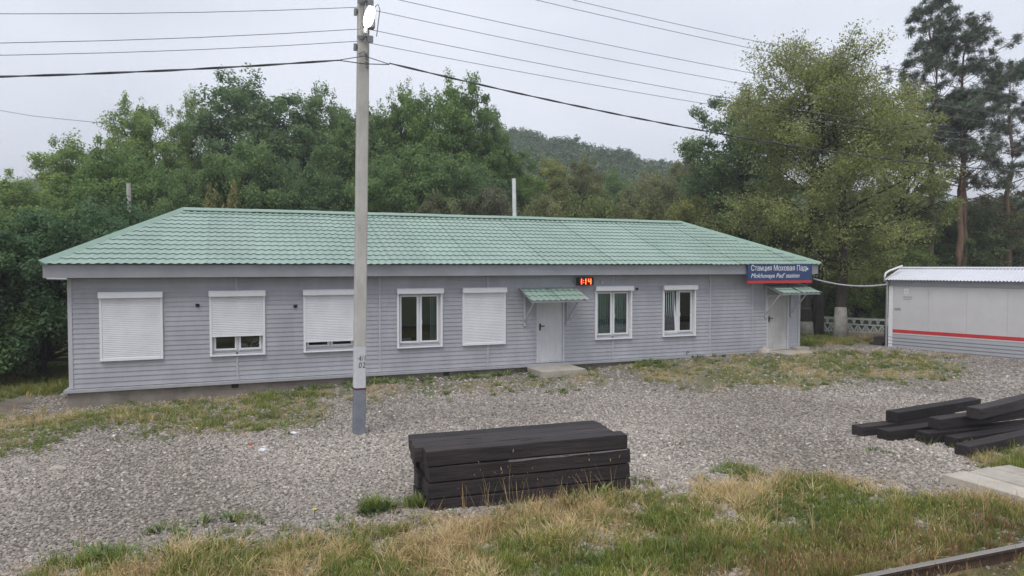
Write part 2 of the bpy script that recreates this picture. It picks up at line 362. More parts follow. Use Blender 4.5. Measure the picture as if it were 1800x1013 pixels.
# siding: each double-lap panel a piece
def panel_profile(h):
    l = h / 2
    return [(-.020, 0), (-.020, .012), (-.006, l - .002), (-.020, l), (-.020, l + .012), (-.006, h - .001)]
pcache = {}
def siding(u0, u1, z, h=ROW, parent=B, m=None):
    key = (round(u1 - u0, 3), round(h, 3))
    if key not in pcache:
        p = panel_profile(h); q = MB(); n = len(p); L_ = u1 - u0
        q.add([(0, y, zz) for y, zz in p] + [(L_, y, zz) for y, zz in p] + [(0, .008, 0), (L_, .008, 0), (L_, .008, h - .001), (0, .008, h - .001)],
              [(i, i + n, i + 1 + n, i + 1) for i in range(n - 1)] + [(2*n, 2*n+1, n, 0), (2*n+3, n-1, 2*n-1, 2*n+2), (2*n, 0, *range(1, n), 2*n+3), (2*n+1, 2*n+2, *range(2*n-1, n-1, -1))])
        pcache[key] = q.mesh('siding_panel', m or M['siding'])
    o = link('siding_panel', pcache[key], parent); o.location = (u0, 0, z); return o
JOINT = [3.56, 7.09, 10.13, 14.14, 17.68, 19.36]
secs = list(zip([.05] + [j + .022 for j in JOINT], [j - .022 for j in JOINT] + [LEN - .05]))
for a, b in secs:
    for k in range(NR):
        z = Z0 + k * ROW; segs = [(a, b)]
        for o0, o1, q0, q1 in OPEN:
            if z + ROW > q0 + .01 and z < q1 - .01:
                segs = [s for x0, x1 in segs for s in ((x0, min(x1, o0)), (max(x0, o1), x1)) if s[1] - s[0] > .02]
        for x0, x1 in segs: siding(x0, x1, z)
    if a > 17.5:
        segs = [(a, min(b, 19.96))] + ([(20.92, b)] if b > 21 else [])
        for x0, x1 in segs: siding(x0, x1, Z0 - .105, .104)
for x, y, rz, ln in ((0, DEP, -90, DEP), (LEN, 0, 90, DEP), (LEN, DEP, 180, LEN)):
    for k in range(NR):
        o = siding(.05, ln - .05, Z0 + k * ROW); o.rotation_euler = (0, 0, R(rz)); d = Matrix.Rotation(R(rz), 3, 'Z') @ Vector((.05, 0, 0)); o.location = (x + d.x, y + d.y, Z0 + k * ROW)
def strip(u, w_, z0, z1, proud=.034):
    o = MB().box(-w_/2, w_/2, -proud, .006, 0, z1 - z0).build('joint_strip', M['trim'], B, bevel=.006); o.location = (u, 0, z0)
for j in JOINT:
    inw = [o for o in OPEN if o[0] - .06 < j < o[1] + .06]
    zb = Z0 if j < 17.5 else .17
    if inw: strip(j, .05, zb, WZ0 - .08); strip(j, .05, WZ1 + .14, ZT)
    else: strip(j, .05, zb, ZT)
for x, y in ((0, 0), (LEN, 0), (0, DEP), (LEN, DEP)):
    sx = 1 if x == 0 else -1; sy = 1 if y == 0 else -1
    q = MB(); q.box(min(-.03*sx, .055*sx), max(-.03*sx, .055*sx), min(-.032*sy, .006*sy), max(-.032*sy, .006*sy), 0, ZT - Z0 + (.1 if x else 0)); q.box(min(-.03*sx, .004*sx), max(-.03*sx, .004*sx), min(.006*sy, .06*sy), max(.006*sy, .06*sy), 0, ZT - Z0 + (.1 if x else 0))
    o = q.build('corner_post', M['trim'], B); o.location = (x, y, Z0 - (.1 if x else 0))
# plinth, ledge
q = MB(); q.box(-.06, 17.75, -.07, .008, -.4, Z0 - .035)
for i in range(3): pass
pl = q.build('plinth', M['plinth'], B)
q = MB(); q.box(-.12, 17.85, -.16, -.002, Z0 - .034, Z0 - .012); q.box(-.12, 17.85, -.166, -.16, Z0 - .075, Z0 - .011)
q.box(-.12, -.004, -.002, 3.0, Z0 - .034, Z0 - .012); q.build('plinth_ledge', M['ledge'], B)
q = MB(); q.box(-.062, .0, .01, DEP, -.4, Z0 - .036); q.build('plinth', M['plinth'], B); q = MB(); q.box(17.9, LEN + .05, -.03, .009, -.3, .168); q.box(LEN, LEN + .05, .009, DEP, -.3, .168); q.build('plinth', M['plinth'], B)
for u_, v_ in ((3.5, .15), (8.9, .14)):
    q = MB(); q.box(u_ - .08, u_ + .08, -.085, -.068, v_ - .06, v_ + .04); q.build('plinth_vent', M['handle'], B)
# fascia and soffit
EV = .45
q = MB()
for a, b, c, d in ((-EV+.06, LEN+EV-.06, -EV+.05, -EV+.08), (-EV+.06, LEN+EV-.06, DEP+EV-.08, DEP+EV-.05)): q.box(a, b, c, d, ZT + .015, 3.13)
for a, b in ((-EV+.03, -EV+.06), (LEN+EV-.06, LEN+EV-.03)): q.box(a, b, -EV+.05, DEP+EV-.05, ZT + .015, 3.12)
q.build('fascia', M['fascia'], B, bevel=.004)
q = MB(); q.box(-EV+.06, LEN+EV-.06, -EV+.08, -.034, ZT + .02, ZT + .04); q.box(-EV+.06, LEN+EV-.06, DEP+.034, DEP+EV-.08, ZT + .02, ZT + .04); q.box(-EV+.06, -.034, -.034, DEP+.034, ZT+.02, ZT+.04); q.box(LEN+.034, LEN+EV-.06, -.034, DEP+.034, ZT+.02, ZT+.04)
q.build('soffit', M['fascia'], B)
for u_ in np.arange(1.6, 21, 3.0):
    MB().box(u_ - .02, u_ + .02, -EV + .044, -EV + .0495, ZT + .016, 3.12).build('fascia_joint', M['fascia'], B)
q = MB(); q.box(-EV + .0, -EV + .4, -EV + .02, -.02, ZT - .03, ZT + .014); o = q.build('loose_soffit_end', M['ledge'], B, bevel=.02); o.rotation_euler = (0, R(2), 0)
# ---- roof of metal tile sheets
EZ, RZ = 3.14, 4.68; RV = DEP / 2; RU0, RU1 = 2.2, LEN - 2.2
WAVE, MOD = .1833, .35
def tile_sheet(width, length, rnd=0):
    """sheet in local (w across, s up the slope, h): waves across, a stepped lip every module"""
    nw = max(1, round(width / WAVE)); W = [width * i / (nw * 6) for i in range(nw * 6 + 1)]
    S = []; k = 0
    while k * MOD < length - .01:
        for fr in (-1, 0, .5, .93): S.append((min(length, (k + (.09 if fr < 0 else fr)) * MOD), fr, k))
        k += 1
    S.append((length, .999, k - 1))
    vs_ = []; fs = []
    for s, fr, k in S:
        for x in W:
            c_ = .5 + .5 * math.cos(2 * math.pi * x / WAVE)
            h = .023 * c_ ** 1.3 + (.018 * (1 - fr) if fr >= 0 else -.004)
            vs_.append((x, s, h))
    n = len(W)
    for j in range(len(S) - 1):
        for i in range(n - 1): fs.append((j*n+i, j*n+i+1, (j+1)*n+i+1, (j+1)*n+i))
    return vs_, fs
def slope_sheets(org, wdir, updir, width, length, parent, clips=(), sheet=1.1, m=None, name='roof_sheet', jit=True):
    wdir = Vector(wdir).normalized(); updir = Vector(updir).normalized(); nrm = wdir.cross(updir)
    if nrm.z < 0: nrm = -nrm
    n = max(1, round(width / sheet)); rr = random.Random(5)
    for i in range(n):
        a = width * i / n; wd = width / n
        vs_, fs = tile_sheet(wd + .02, length); dz = (.005 if i % 2 else 0); ds = rr.uniform(-.012, .012) if jit else 0
        P = [Vector(org) + wdir * (a + x) + updir * (s + ds) + nrm * (h + dz) for x, s, h in vs_]
        me = bpy.data.meshes.new(name); me.from_pydata([tuple(p) for p in P], [], fs)
        bm = bmesh.new(); bm.from_mesh(me)
        for co, no in clips: bmesh.ops.bisect_plane(bm, geom=bm.verts[:] + bm.edges[:] + bm.faces[:], plane_co=co, plane_no=no, clear_outer=True)
        if not bm.faces: bm.free(); continue
        bmesh.ops.recalc_face_normals(bm, faces=bm.faces)
        if sum(f.normal.z for f in bm.faces) < 0: bmesh.ops.reverse_faces(bm, faces=bm.faces[:])
        bm.to_mesh(me); bm.free(); me.materials.append(m or M['roof'])
        me.polygons.foreach_set('use_smooth', [True] * len(me.polygons))
        if hasattr(me, 'set_sharp_from_angle'): me.set_sharp_from_angle(angle=R(50))
        link(name, me, parent)
dk = MB(); c0 = [(-EV, -EV, EZ-.02), (LEN+EV, -EV, EZ-.02), (LEN+EV, DEP+EV, EZ-.02), (-EV, DEP+EV, EZ-.02), (RU0, RV, RZ-.03), (RU1, RV, RZ-.03)]
dk.add(c0, [(0, 1, 5, 4), (2, 3, 4, 5), (1, 2, 5), (3, 0, 4), (3, 2, 1, 0)])
roof = dk.build('roof', M['cap'], B)
run = RV + EV; rise = RZ - EZ; Lf = math.hypot(run, rise)
def hipclip(cx, cy, rx, ry, side):     # keep the side of the vertical plane through the hip line
    d = Vector((rx - cx, ry - cy, 0)); n = Vector((d.y, -d.x, 0)).normalized()
    return (Vector((cx, cy, 0)), n * side)
hl = hipclip(-EV, -EV, RU0, RV, -1); hr = hipclip(LEN+EV, -EV, RU1, RV, 1)
hl2 = hipclip(-EV, DEP+EV, RU0, RV, 1); hr2 = hipclip(LEN+EV, DEP+EV, RU1, RV, -1)
slope_sheets((-EV, -EV - .05, EZ - .02), (1, 0, 0), (0, run, rise), LEN + 2*EV, Lf + .05, roof, (hl, hr))
slope_sheets((-EV, DEP+EV+.05, EZ - .02), (1, 0, 0), (0, -run, rise), LEN + 2*EV, Lf + .05, roof, (hl2, hr2), sheet=3.3)
hx = RU0 + EV; Lh = math.hypot(hx, rise)
slope_sheets((-EV-.05, -EV, EZ-.02), (0, 1, 0), (hx, 0, rise), DEP + 2*EV, Lh + .05, roof, ((hl[0], -hl[1]), (hl2[0], -hl2[1])), sheet=2.2)
slope_sheets((LEN+EV+.05, -EV, EZ-.02), (0, 1, 0), (-hx, 0, rise), DEP + 2*EV, Lh + .05, roof, ((hr[0], -hr[1]), (hr2[0], -hr2[1])), sheet=2.2)
def cap(a, b, s1, s2):
    a, b = Vector(a), Vector(b); q = MB(); n = 8; up = Vector((0, 0, .052))
    s1, s2 = Vector(s1), Vector(s2)
    q.add([a+s1, a+up, a+s2, b+s1, b+up, b+s2, a+s1+Vector((0,0,-.02)), a+s2+Vector((0,0,-.02)), b+s1+Vector((0,0,-.02)), b+s2+Vector((0,0,-.02))], [(0, 3, 4, 1), (1, 4, 5, 2), (0, 6, 8, 3), (2, 5, 9, 7), (0, 1, 2, 7, 6), (3, 8, 9, 5, 4)])
    q.build('ridge_cap', M['cap'], roof)
nc = 9
for i in range(nc):
    a = RU0 + (RU1 - RU0) * i / nc; b = RU0 + (RU1 - RU0) * (i + 1) / nc + .03; zz = RZ + .045 + (.006 if i % 2 else 0)
    cap((a, RV, zz), (b, RV, zz), (0, -.15, -.03), (0, .15, -.03))
for cx, cy, rx in ((-EV, -EV, RU0), (LEN+EV, -EV, RU1), (-EV, DEP+EV, RU0), (LEN+EV, DEP+EV, RU1)):
    A_, B_ = Vector((cx, cy, EZ + .045)), Vector((rx, RV, RZ + .05)); d = (B_ - A_); dn = Vector((d.x, d.y, 0)).normalized()
    # wings lie on the two adjoining slopes
    sgu = 1 if cx < 0 else -1; sgv = 1 if cy < 0 else -1
    w1 = Vector((sgu * .13, 0, 0)); w1.z = -.02 + 0; w2 = Vector((0, sgv * .13, -.02))
    off1 = Vector((sgu*.15, 0, -.15 * d.z / d.length * .35 - .01)); off2 = Vector((0, sgv*.15, -.02))
    off1 = Vector((sgu*.16, 0, -.035)); off2 = Vector((0, sgv*.16, -.035))
    cap(A_ - d.normalized() * .06, B_, off1, off2)
# ---- windows
def ring(q, x0, x1, z0, z1, w_, y0, y1, wt=None, wb=None, mi=0):
    wt = wt or w_; wb = wb or w_
    q.box(x0, x0 + w_, y0, y1, z0, z1, mi); q.box(x1 - w_, x1, y0, y1, z0, z1, mi); q.box(x0 + w_, x1 - w_, y0, y1, z1 - wt, z1, mi); q.box(x0 + w_, x1 - w_, y0, y1, z0, z0 + wb, mi)
def window(i, a, b, drop, sashes):
    """drop: height the roller shutter hangs down (1 = closed)"""
    wd = b - a; z0, z1 = WZ0 - .055, WZ1
    q = MB(); ring(q, .05, wd - .05, WZ0 + .001, WZ1 - .001, .042, .075, .13)          # fixed frame in the opening
    q.box(wd / 2 - .022, wd / 2 + .022, .078, .128, WZ0 + .042, WZ1 - .042)
    q.box(.05, .058, -.02, .075, WZ0 + .001, WZ1 - .001); q.box(wd - .058, wd - .05, -.02, .075, WZ0 + .001, WZ1 - .001)
    f = q.build('window', M['white'], B); f.location = (a, 0, 0)
    o = MB().prism([(0, 0)], 0, 0) if False else None
    q = MB(); pf = [(-.15, .0), (-.15, .10), (-.12, .145), (-.022, .145), (-.022, 0)]
    n = len(pf); x0, x1 = -.012, wd + .012
    q.add([(x0, y, z1 - .003 + z) for y, z in pf] + [(x1, y, z1 - .003 + z) for y, z in pf], [tuple(range(n)), tuple(range(2*n-1, n-1, -1))] + [(k, k+n, (k+1) % n+n, (k+1) % n) for k in range(n)])
    q.build('shutter_box', M['white'], f, bevel=.008)
    for x in (0, wd - .055): MB().box(x, x + .055, -.062, -.004, z0, z1 - .004).build('guide_rail', M['white'], f, bevel=.005)
    MB().box(.0, wd, -.085, .03, z0 - .03, z0 - .001).build('window_sill', M['white'], f, bevel=.005)
    if drop > 0:
        bot = z0 + .004 if drop >= 1 else z1 - (z1 - z0) * drop
        q = MB(); zz = z1 - .004; p = .043; pts = []
        while zz > bot + .001:
            zb = max(bot, zz - p); pts += [(-.046, zb), (-.051, zb + (zz - zb) * .25), (-.052, zb + (zz - zb) * .6), (-.047, zz - .004), (-.043, zz - .003)]; zz = zb
        pts.sort(key=lambda t: t[1])
        vs_ = [(x, y, z) for y, z in pts for x in (.056, wd - .056)]
        q.add(vs_, [(2*k, 2*k+1, 2*k+3, 2*k+2) for k in range(len(pts) - 1)])
        q.box(.056, wd - .056, -.042, -.036, bot, z1 - .004)
        q.build('roller_shutter', M['shutter'], f)
        MB().box(.06, wd - .06, -.062, -.0425, bot - .001, bot + .035).build('shutter_end_bar', M['white'], f, bevel=.004)
    # two sashes with panes
    zi0, zi1 = WZ0 + .044, WZ1 - .044; m_ = wd / 2
    for k, (s0, s1) in enumerate(((.094, m_ - .024), (m_ + .024, wd - .094))):
        kind = sashes[k]
        piv = Vector(((s0 + s1) / 2, .07, zi0))
        q = MB(); ring(q, s0 - piv.x, s1 - piv.x, 0, zi1 - zi0, .046, -.03, .02)
        so = q.build('sash', M['white'], f, bevel=.004); so.location = piv
        po = MB().box(s0 - piv.x + .044, s1 - piv.x - .044, -.008, -.002, .044, zi1 - zi0 - .044).build('pane', M['glass'], f); po.location = piv
        if kind == 'tilt':
            for ob in (so, po): ob.rotation_euler = (R(-6), 0, 0); ob.location = piv + Vector((0, .03, 0))
        if k == 1: MB().box(m_ + .052, m_ + .072, .022, .038, WZ0 + .55, WZ0 + .67).build('window_handle', M['white'], f)
    return f
W_ = []
for i, ((a, b), drop, s) in enumerate(zip(WIN, (1, .69, .84, 0, 1, 0, 0), [('fix', 'fix')] * 5 + [('fix', 'fix'), ('tilt', 'fix')])): W_.append(window(i, a, b, drop, s))
def blinds(f, x0, x1, n, ang):
    for k in range(n):
        x = x0 + (x1 - x0) * (k + .5) / n
        o = MB().box(-(x1 - x0) / n * .52, (x1 - x0) / n * .52, -.0015, .0015, 0, 1.3).build('blind_slat', M['blind'], f); o.location = (x, .17, WZ0 + .04); o.rotation_euler = (0, 0, R(ang))
blinds(W_[5], .1, .66, 7, 14); blinds(W_[5], .66, 1.18, 6, 12)
blinds(W_[6], .1, .6, 7, 40); blinds(W_[6], .62, 1.14, 7, 62)
for x_ in (1.0, 1.06, 1.12): o = MB().box(-.03, .03, -.003, .003, 0, 1.3).build('curtain_fold', M['blind'], W_[3]); o.location = (x_, .22, WZ0 + .03); o.rotation_euler = (0, 0, R(35))
# things standing on the inner sills
def sill_box(name, label, cat, u, v, z, w_, h, m, rz=0):
    q = MB(); q.box(-w_/2, w_/2, -.06, .06, 0, h); q.box(-w_/2 - .008, w_/2 + .008, -.068, .068, h * .72, h * .86)
    o = q.build(name, m, None, bevel=.006); o.matrix_world = Matrix.Translation(P0) @ Matrix.Rotation(BA, 4, 'Z') @ Matrix.Translation((u, v, z)) @ Matrix.Rotation(R(rz), 4, 'Z'); return tag(o, label, cat)
def inner_sill(f, wd): MB().box(.05, wd - .05, .135, .42, WZ0 + .0, WZ0 + .03).build('inner_sill', M['white'], f)
for k in (1, 2, 3, 5, 6): inner_sill(W_[k], WIN[k][1] - WIN[k][0])
sill_box('storage_box', 'small white box on the sill inside the unshuttered two-pane window beside the pole', 'box', 7.88, .28, WZ0 + .031, .24, .12, M['white'], 6)
sill_box('storage_box', 'white box behind the glass of the half-lowered shutter window', 'box', 3.72, .28, WZ0 + .031, .2, .15, M['white'], -8)
q = MB(); q.bar((0, 0, 0), (.14, 0, .26), .03); q.bar((.16, 0, .27), (.33, 0, .02), .05, .03)
for t_ in (.2, .45, .7): q.bar((.16 + .17*t_, -.02, .27 - .25*t_), (.10 + .17*t_, -.02, .2 - .25*t_), .03)
o = q.build('sill_rack', M['white'], None); o.matrix_world = Matrix.Translation(P0) @ Matrix.Rotation(BA, 4, 'Z') @ Matrix.Translation((3.85, .3, WZ0 + .04)); tag(o, 'slanted white rack leaning inside the half-lowered shutter window', 'rack')
# ---- doors
def door(a, b, m, hside):
    wd = b - a; q = MB(); ring(q, 0, wd, Z0 + .005, DZ1 - .001, .05, -.012, .10, wb=.02)
    f = MB().box(.052, wd - .052, .02, .065, Z0 + .028, DZ1 - .054).build('door', m, B, bevel=.006); f.location = (a, 0, 0)
    q.build('door_frame', M['door'], f)
    q = MB(); q.box(.10, .14, .0, .0195, 1.22, 1.42); q.box(.112, .245, -.045, -.025, 1.335, 1.362); q.box(.112, .132, -.026, .0, 1.335, 1.362); q.build('handle', M['handle'], f, bevel=.003)
    for z in (.6, 1.75): MB().bar((wd - .045, -.018, z), (wd - .045, -.018, z + .13), .022).build('hinge', M['door'], f)
    for z in (.33, 2.02): MB().box(.056, wd - .056, .0165, .0195, z, z + .012).build('door_rib', m, f)
    return f
door(*DOOR[0], M['door'], 0); door(*DOOR[1], M['door2'], 0)
# ---- canopies over the doors
def canopy(u0, u1, dep, zt, zb, st0, st1):
    c = MB()
    c.box(u0, u1, -.055, -.022, zt - .07, zt - .02); c.bar((u0 + .03, -.05, zt - .035), (u0 + .03, -dep, zb - .03), .035, .05); c.bar((u1 - .03, -.05, zt - .035), (u1 - .03, -dep, zb - .03), .035, .05); c.bar((u0, -dep + .02, zb - .02), (u1, -dep + .02, zb - .02), .03, .045)
    f = c.build('canopy', M['trim'], B)
    Ls = math.hypot(dep, zt - zb)
    slope_sheets((u0 - .04, -dep - .03, zb + .0), (1, 0, 0), (0, dep, zt - zb), u1 - u0 + .08, Ls, f, sheet=.82, name='canopy_sheet', jit=False)
    for u in (st0, st1):
        q = MB(); q.box(u - .03, u + .03, -.062, -.022, 1.40, zt - .08); q.bar((u, -.05, 1.5), (u, -dep * .82, zb + (zt - zb) * .15 - .07), .035); q.box(u - .04, u + .04, -.07, -.021, 1.37, 1.46)
        q.build('bracket', M['trim'], f)
    return f
canopy(11.10, 12.78, .92, 2.44, 2.12, 11.24, 12.60); canopy(19.86, 21.42, .86, 2.46, 2.2, 19.9, 20.98)
# small fittings on the wall
for u_, z_ in ((2.68, 2.14), (4.95, 2.07)):
    q = MB(); q.box(u_ - .045, u_ + .045, -.04, -.012, z_ - .035, z_ + .035); q.tube([(u_, -.035, z_), (u_, -.09, z_ - .02)], .022, 8); q.build('wall_fitting', M['handle'], B)
q = MB(); q.box(14.93, 14.99, -.07, -.02, 2.36, 2.42); q.build('wall_fitting', M['handle'], B)
q = MB(); q.tube([(13.72, -.02, 2.6), (13.72, -.1, 2.6), (13.73, -.12, 2.56)], .02, 8); q.build('wall_fitting', M['white'], B)
q = MB(); pts = [(u_, -.045, 2.56 - .0 + .03 * math.sin(u_ * 3)) for u_ in np.linspace(13.4, 14.1, 8)]; q.tube([(13.7, -.03, ZT), (13.69, -.035, 2.6)], .008, 5); q.build('wall_cable', M['trim'], B)
q = MB(); q.tube([(16.75, -.1, Z0), (16.75, -.1, Z0 + .08), (16.79, -.1, Z0 + .12), (16.83, -.1, Z0 + .08)], .012, 6); q.build('wall_hook', M['handle'], B)

def bt(o, u, v, z, rz=0):       # place a separate thing in the building's frame
    o.location = P0 + U * u + V * v + Vector((0, 0, z)); o.rotation_euler = (0, 0, BA + R(rz)); return o
# ---- station sign
sg = bt(thing('station_sign', 'dark blue station name board with white lettering and red bottom stripe', 'sign'), 18.77, -.50, 2.53)
MB().box(0, 2.64, 0, .07, .085, .63).build('sign_board', M['blue'], sg, bevel=.004); MB().box(0, 2.64, 0.001, .069, 0, .083).build('red_stripe', M['red'], sg)
for body, size, sh, z, w_ in (('Станция Моховая Падь', .24, 0, .405, 2.36), ("Mokhovaya Pad' station", .2, .28, .175, 1.98)):
    me, (x0, x1) = text_mesh(body, size, M['signwhite'], sh); o = link('lettering', me, sg); s = w_ / (x1 - x0)
    o.rotation_euler = (R(90), 0, 0); o.scale = (s, 1.04, 1); o.location = (.12 - x0 * s, -.004, z)
# ---- led clock
ck = bt(thing('led_clock', 'black wall clock with glowing red digits above the canopy', 'clock'), 12.84, -.21, 2.52)
q = MB(); q.box(0, .54, 0, .07, 0, .225); q.box(.2, .34, .07, .18, .08, .15); q.build('clock_case', M['handle'], ck, bevel=.008)
SEG = {'a': (0, 1, 1, 1), 'b': (1, .5, 1, 1), 'c': (1, 0, 1, .5), 'd': (0, 0, 1, 0), 'e': (0, 0, 0, .5), 'f': (0, .5, 0, 1), 'g': (0, .5, 1, .5)}
for x, segs in ((.06, 'bc'), (.2, 'bc'), (.365, 'fgbc')):
    q = MB(); w_, h_ = .075, .145
    for s in segs:
        ax, az, bx, bz = SEG[s]
        q.bar((x + ax * w_, -.006, .04 + az * h_), (x + bx * w_, -.006, .04 + bz * h_), .004, .02, up=(1, 0, 0) if ax == bx else (0, 0, 1)) if False else q.box(min(x+ax*w_, x+bx*w_) - .011, max(x+ax*w_, x+bx*w_) + .011, -.008, -.001, min(.04+az*h_, .04+bz*h_) - .008, max(.04+az*h_, .04+bz*h_) + .008)
    q.build('digit', M['digit'], ck)
q = MB(); q.box(.195, .213, -.008, -.001, .07, .09); q.box(.195, .213, -.008, -.001, .135, .155); q.build('colon', M['digit'], ck)
# ---- steps and slabs by the doors
def slab(name, label, cat, u0, u1, v0, v1, z0, z1, m='slab', rz=0, group=None):
    rr = random.Random(label); q = MB(); q.box(u0 - (u0+u1)/2, u1 - (u0+u1)/2, v0 - (v0+v1)/2, v1 - (v0+v1)/2, 0, z1 - z0)
    q.v = [(x + rr.uniform(-.02, .02), y + rr.uniform(-.02, .02), z + rr.uniform(-.008, .008)) for x, y, z in q.v]
    o = q.build(name, M[m], None, bevel=.015); bt(o, (u0+u1)/2, (v0+v1)/2, z0, rz); return tag(o, label, cat, group)
slab('concrete_step', 'low concrete doorstep under the canopy with the clock beside it', 'step', 11.28, 12.66, -1.12, -.17, -.05, .205)
slab('concrete_step', 'low concrete doorstep below the station sign', 'step', 19.95, 21.3, -.95, -.02, -.05, .27)
slab('concrete_slab', 'flat concrete slab lying past the door below the sign', 'slab', 21.45, 23.1, -1.05, -.35, 0, .215, rz=4)
def rock(name, label, cat, loc, s, m, seed, group=None):
    bm = bmesh.new(); bmesh.ops.create_icosphere(bm, subdivisions=2, radius=1)
    for v in bm.verts: v.co *= 1 + .28 * noise.noise(v.co * 1.6 + Vector((seed, 0, 0))); v.co = Vector((v.co.x * s[0], v.co.y * s[1], v.co.z * s[2]))
    me = bpy.data.meshes.new(name); bm.to_mesh(me); bm.free(); me.materials.append(m)
    o = link(name, me); o.location = loc; return tag(o, label, cat, group)
p = P0 + U * 19.66 - V * .3; rock('stone_block', 'rounded stone block against the wall left of the door below the sign', 'stone', (p.x, p.y, .27), (.24, .2, .17), M['slab'], 1)
slab('concrete_block', 'small concrete block right of the door below the sign', 'block', 20.98, 21.5, -.35, -.04, .1, .36)

# ------------------------------------------------------------------ lamp post in front
PP = Vector((-2.82, 13.0, 0)); LT = R(-.8)
post = thing('lamp_post', 'square concrete lamp and wire post with grey painted foot before the building', 'lamp post', PP, BA)
def lean(o): o.rotation_euler = (0, R(1.0), 0); return o
hw = .105
def post_seg(name, z0, z1, m, grow=0):
    q = MB(); n = max(2, int((z1 - z0) / .4)); c = .018
    prof = [(-1, -1), (1, -1), (1, 1), (-1, 1)]
    rings = []
    for i in range(n + 1):
        z = z0 + (z1 - z0) * i / n; h = hw + grow - .0008 * z
        ring_ = []
        for sx, sy in prof:
            a = (sx * (h - c), sy * h); b = (sx * h, sy * (h - c)); ring_ += [a, b] if sx * sy > 0 else [b, a]
        ring_ = [(-h + c, -h), (h - c, -h), (h, -h + c), (h, h - c), (h - c, h), (-h + c, h), (-h, h - c), (-h, -h + c)]
        rings.append([(x, y, z) for x, y in ring_])
    vs_ = [p for r in rings for p in r]; fs = [(i*8+k, i*8+(k+1) % 8, (i+1)*8+(k+1) % 8, (i+1)*8+k) for i in range(n) for k in range(8)]
    fs += [tuple(range(7, -1, -1)), tuple(range(n*8, n*8+8))]
    return lean(q.add(vs_, fs).build(name, m, post))
post_seg('painted_foot', -.3, .83, M['polegrey'], .0); post_seg('maroon_band', .83, .865, M['polered'], .0012); post_seg('white_band', .865, 1.62, M['polewhite'], .0); post_seg('pole', 1.62, 9.6, M['concrete'], .0)
for body, z in (('4/1', 1.36), ('02', 1.235)):
    me, (x0, x1) = text_mesh(body, .15, M['black'], .1, depth=.0008, spacing=1.15); o = link('painted_number', me, post); s = .118 / (x1 - x0)
    o.rotation_euler = (R(90), 0, 0); o.scale = (s, .95, 1); o.location = (-.018 - x0 * s + z * .0175 - .012, -hw - .0012, z)
def lx(z): return z * math.tan(R(1.0))
for z in (7.83, 7.2):
    q = MB(); q.bar((lx(z), -.30, z), (lx(z), .46, z), .05, .06); q.box(lx(z) - .13, lx(z) + .13, -.128, -.112, z - .03, z + .03); q.box(lx(z) + .02, lx(z) + .12, -.34, -.28, z - .13, z - .02); q.build('crossarm', M['steel'], post)
    for v_ in (-.22, .44):
        q = MB(); q.tube([(lx(z), v_, z + .02), (lx(z), v_, z + .05), (lx(z), v_, z + .06), (lx(z), v_, z + .10), (lx(z), v_, z + .11), (lx(z), v_, z + .15)], [.03, .045, .035, .048, .036, .025], 10); q.tube([(lx(z), v_, z - .14), (lx(z), v_, z + .03)], .012, 6); q.build('insulator', M['porcelain'], post, smooth=True)
    q = MB(); q.bar((lx(z) - .02, .1, z - .02), (lx(z) - .14, -.02, z - .19), .03); q.tube([(lx(z) - .14, -.02, z - .1), (lx(z) - .15, -.02, z - .22)], [.035, .03], 8); q.build('bracket_hook', M['steel'], post)
z = 9.0
q = MB(); q.bar((lx(z) - .02, -.30, z), (lx(z), .46, z), .05, .06); q.build('crossarm', M['steel'], post)
# lit floodlight
q = MB(); zl = 7.52; xl = lx(zl) + .06
q.box(xl - .1, xl + .1, -.30, -.17, zl - .19, zl + .19); q.bar((xl, -.17, zl), (lx(zl), -.1, zl - .1), .05); q.build('lamp_housing', M['steel'], post, bevel=.03)
q = MB(); pts = [(-.085 * math.cos(a) + .05 * math.sin(a), .2 * math.sin(a)) for a in np.linspace(0, 2*math.pi, 20, endpoint=False)]
q.prism([(xl - .01 + x, zl + z_) for x, z_ in pts], -.315, -.301); q.build('lamp_lens', M['lamp'], post)
q = MB(); q.tube([(xl + .1, -.25, zl + .2), (xl + .16, -.25, zl + .26), (xl + .2, -.22, zl + .18), (xl + .14, -.2, zl - .3)], .008, 5); q.tube([(lx(6.9) - .1, -.11, 6.9), (lx(6.9), -.13, 6.95), (lx(6.9) + .05, -.13, 6.85)], .008, 5); q.build('lamp_cable', M['cable'], post)
q = MB(); [q.tube([(lx(6.9) + .05, -.115, 6.7 + k * .07), (lx(6.9) + .05, -.16, 6.7 + k * .07)], .026, 8) for k in range(4)]; q.build('cable_clamp', M['steel'], post)

def wire(name, label, cat, pts, r, m, n=5, group=None): return tag(MB().tube(pts, r, n).build(name, m, None, smooth=True), label, cat, group)
def span(z0, drop_at, drop, t0, L_, v_, steps=28):
    # parabola through the post height with the given drop at |t| = drop_at
    sgn = 1 if L_ > 0 else -1; La = abs(L_); S = drop / (4 * (drop_at / La) * (1 - drop_at / La)); out = []
    for i in range(steps + 1):
        s = t0 + (La - t0) * (i / steps); p = PP + U * (sgn * s + lx(z0)) + V * v_; out.append((p.x, p.y, z0 - 4 * S * (s / La) * (1 - s / La)))
    return out
for nm, z0, v_, dl, dr, r in (('front wire of the upper crossarm', 7.97, -.22, .83, .55, .006), ('rear wire of the upper crossarm', 7.93, .44, .83, .55, .006), ('front wire of the lower crossarm', 7.33, -.22, .88, .55, .006), ('rear wire of the lower crossarm', 7.30, .44, .85, .52, .006)):
    wire('overhead_wire', 'thin wire running left from the post, ' + nm, 'wire', span(z0, 5.47, dl, 0, -38, v_), r, M['wire'])
    wire('overhead_wire', 'thin wire running right from the post, ' + nm, 'wire', span(z0, 8, dr, 0, 40, v_), r, M['wire'])
wire('overhead_wire', 'uppermost thin wire crossing the sky right of the post', 'wire', span(9.05, 9.1, .68, 0, 40, .44), .006, M['wire'])
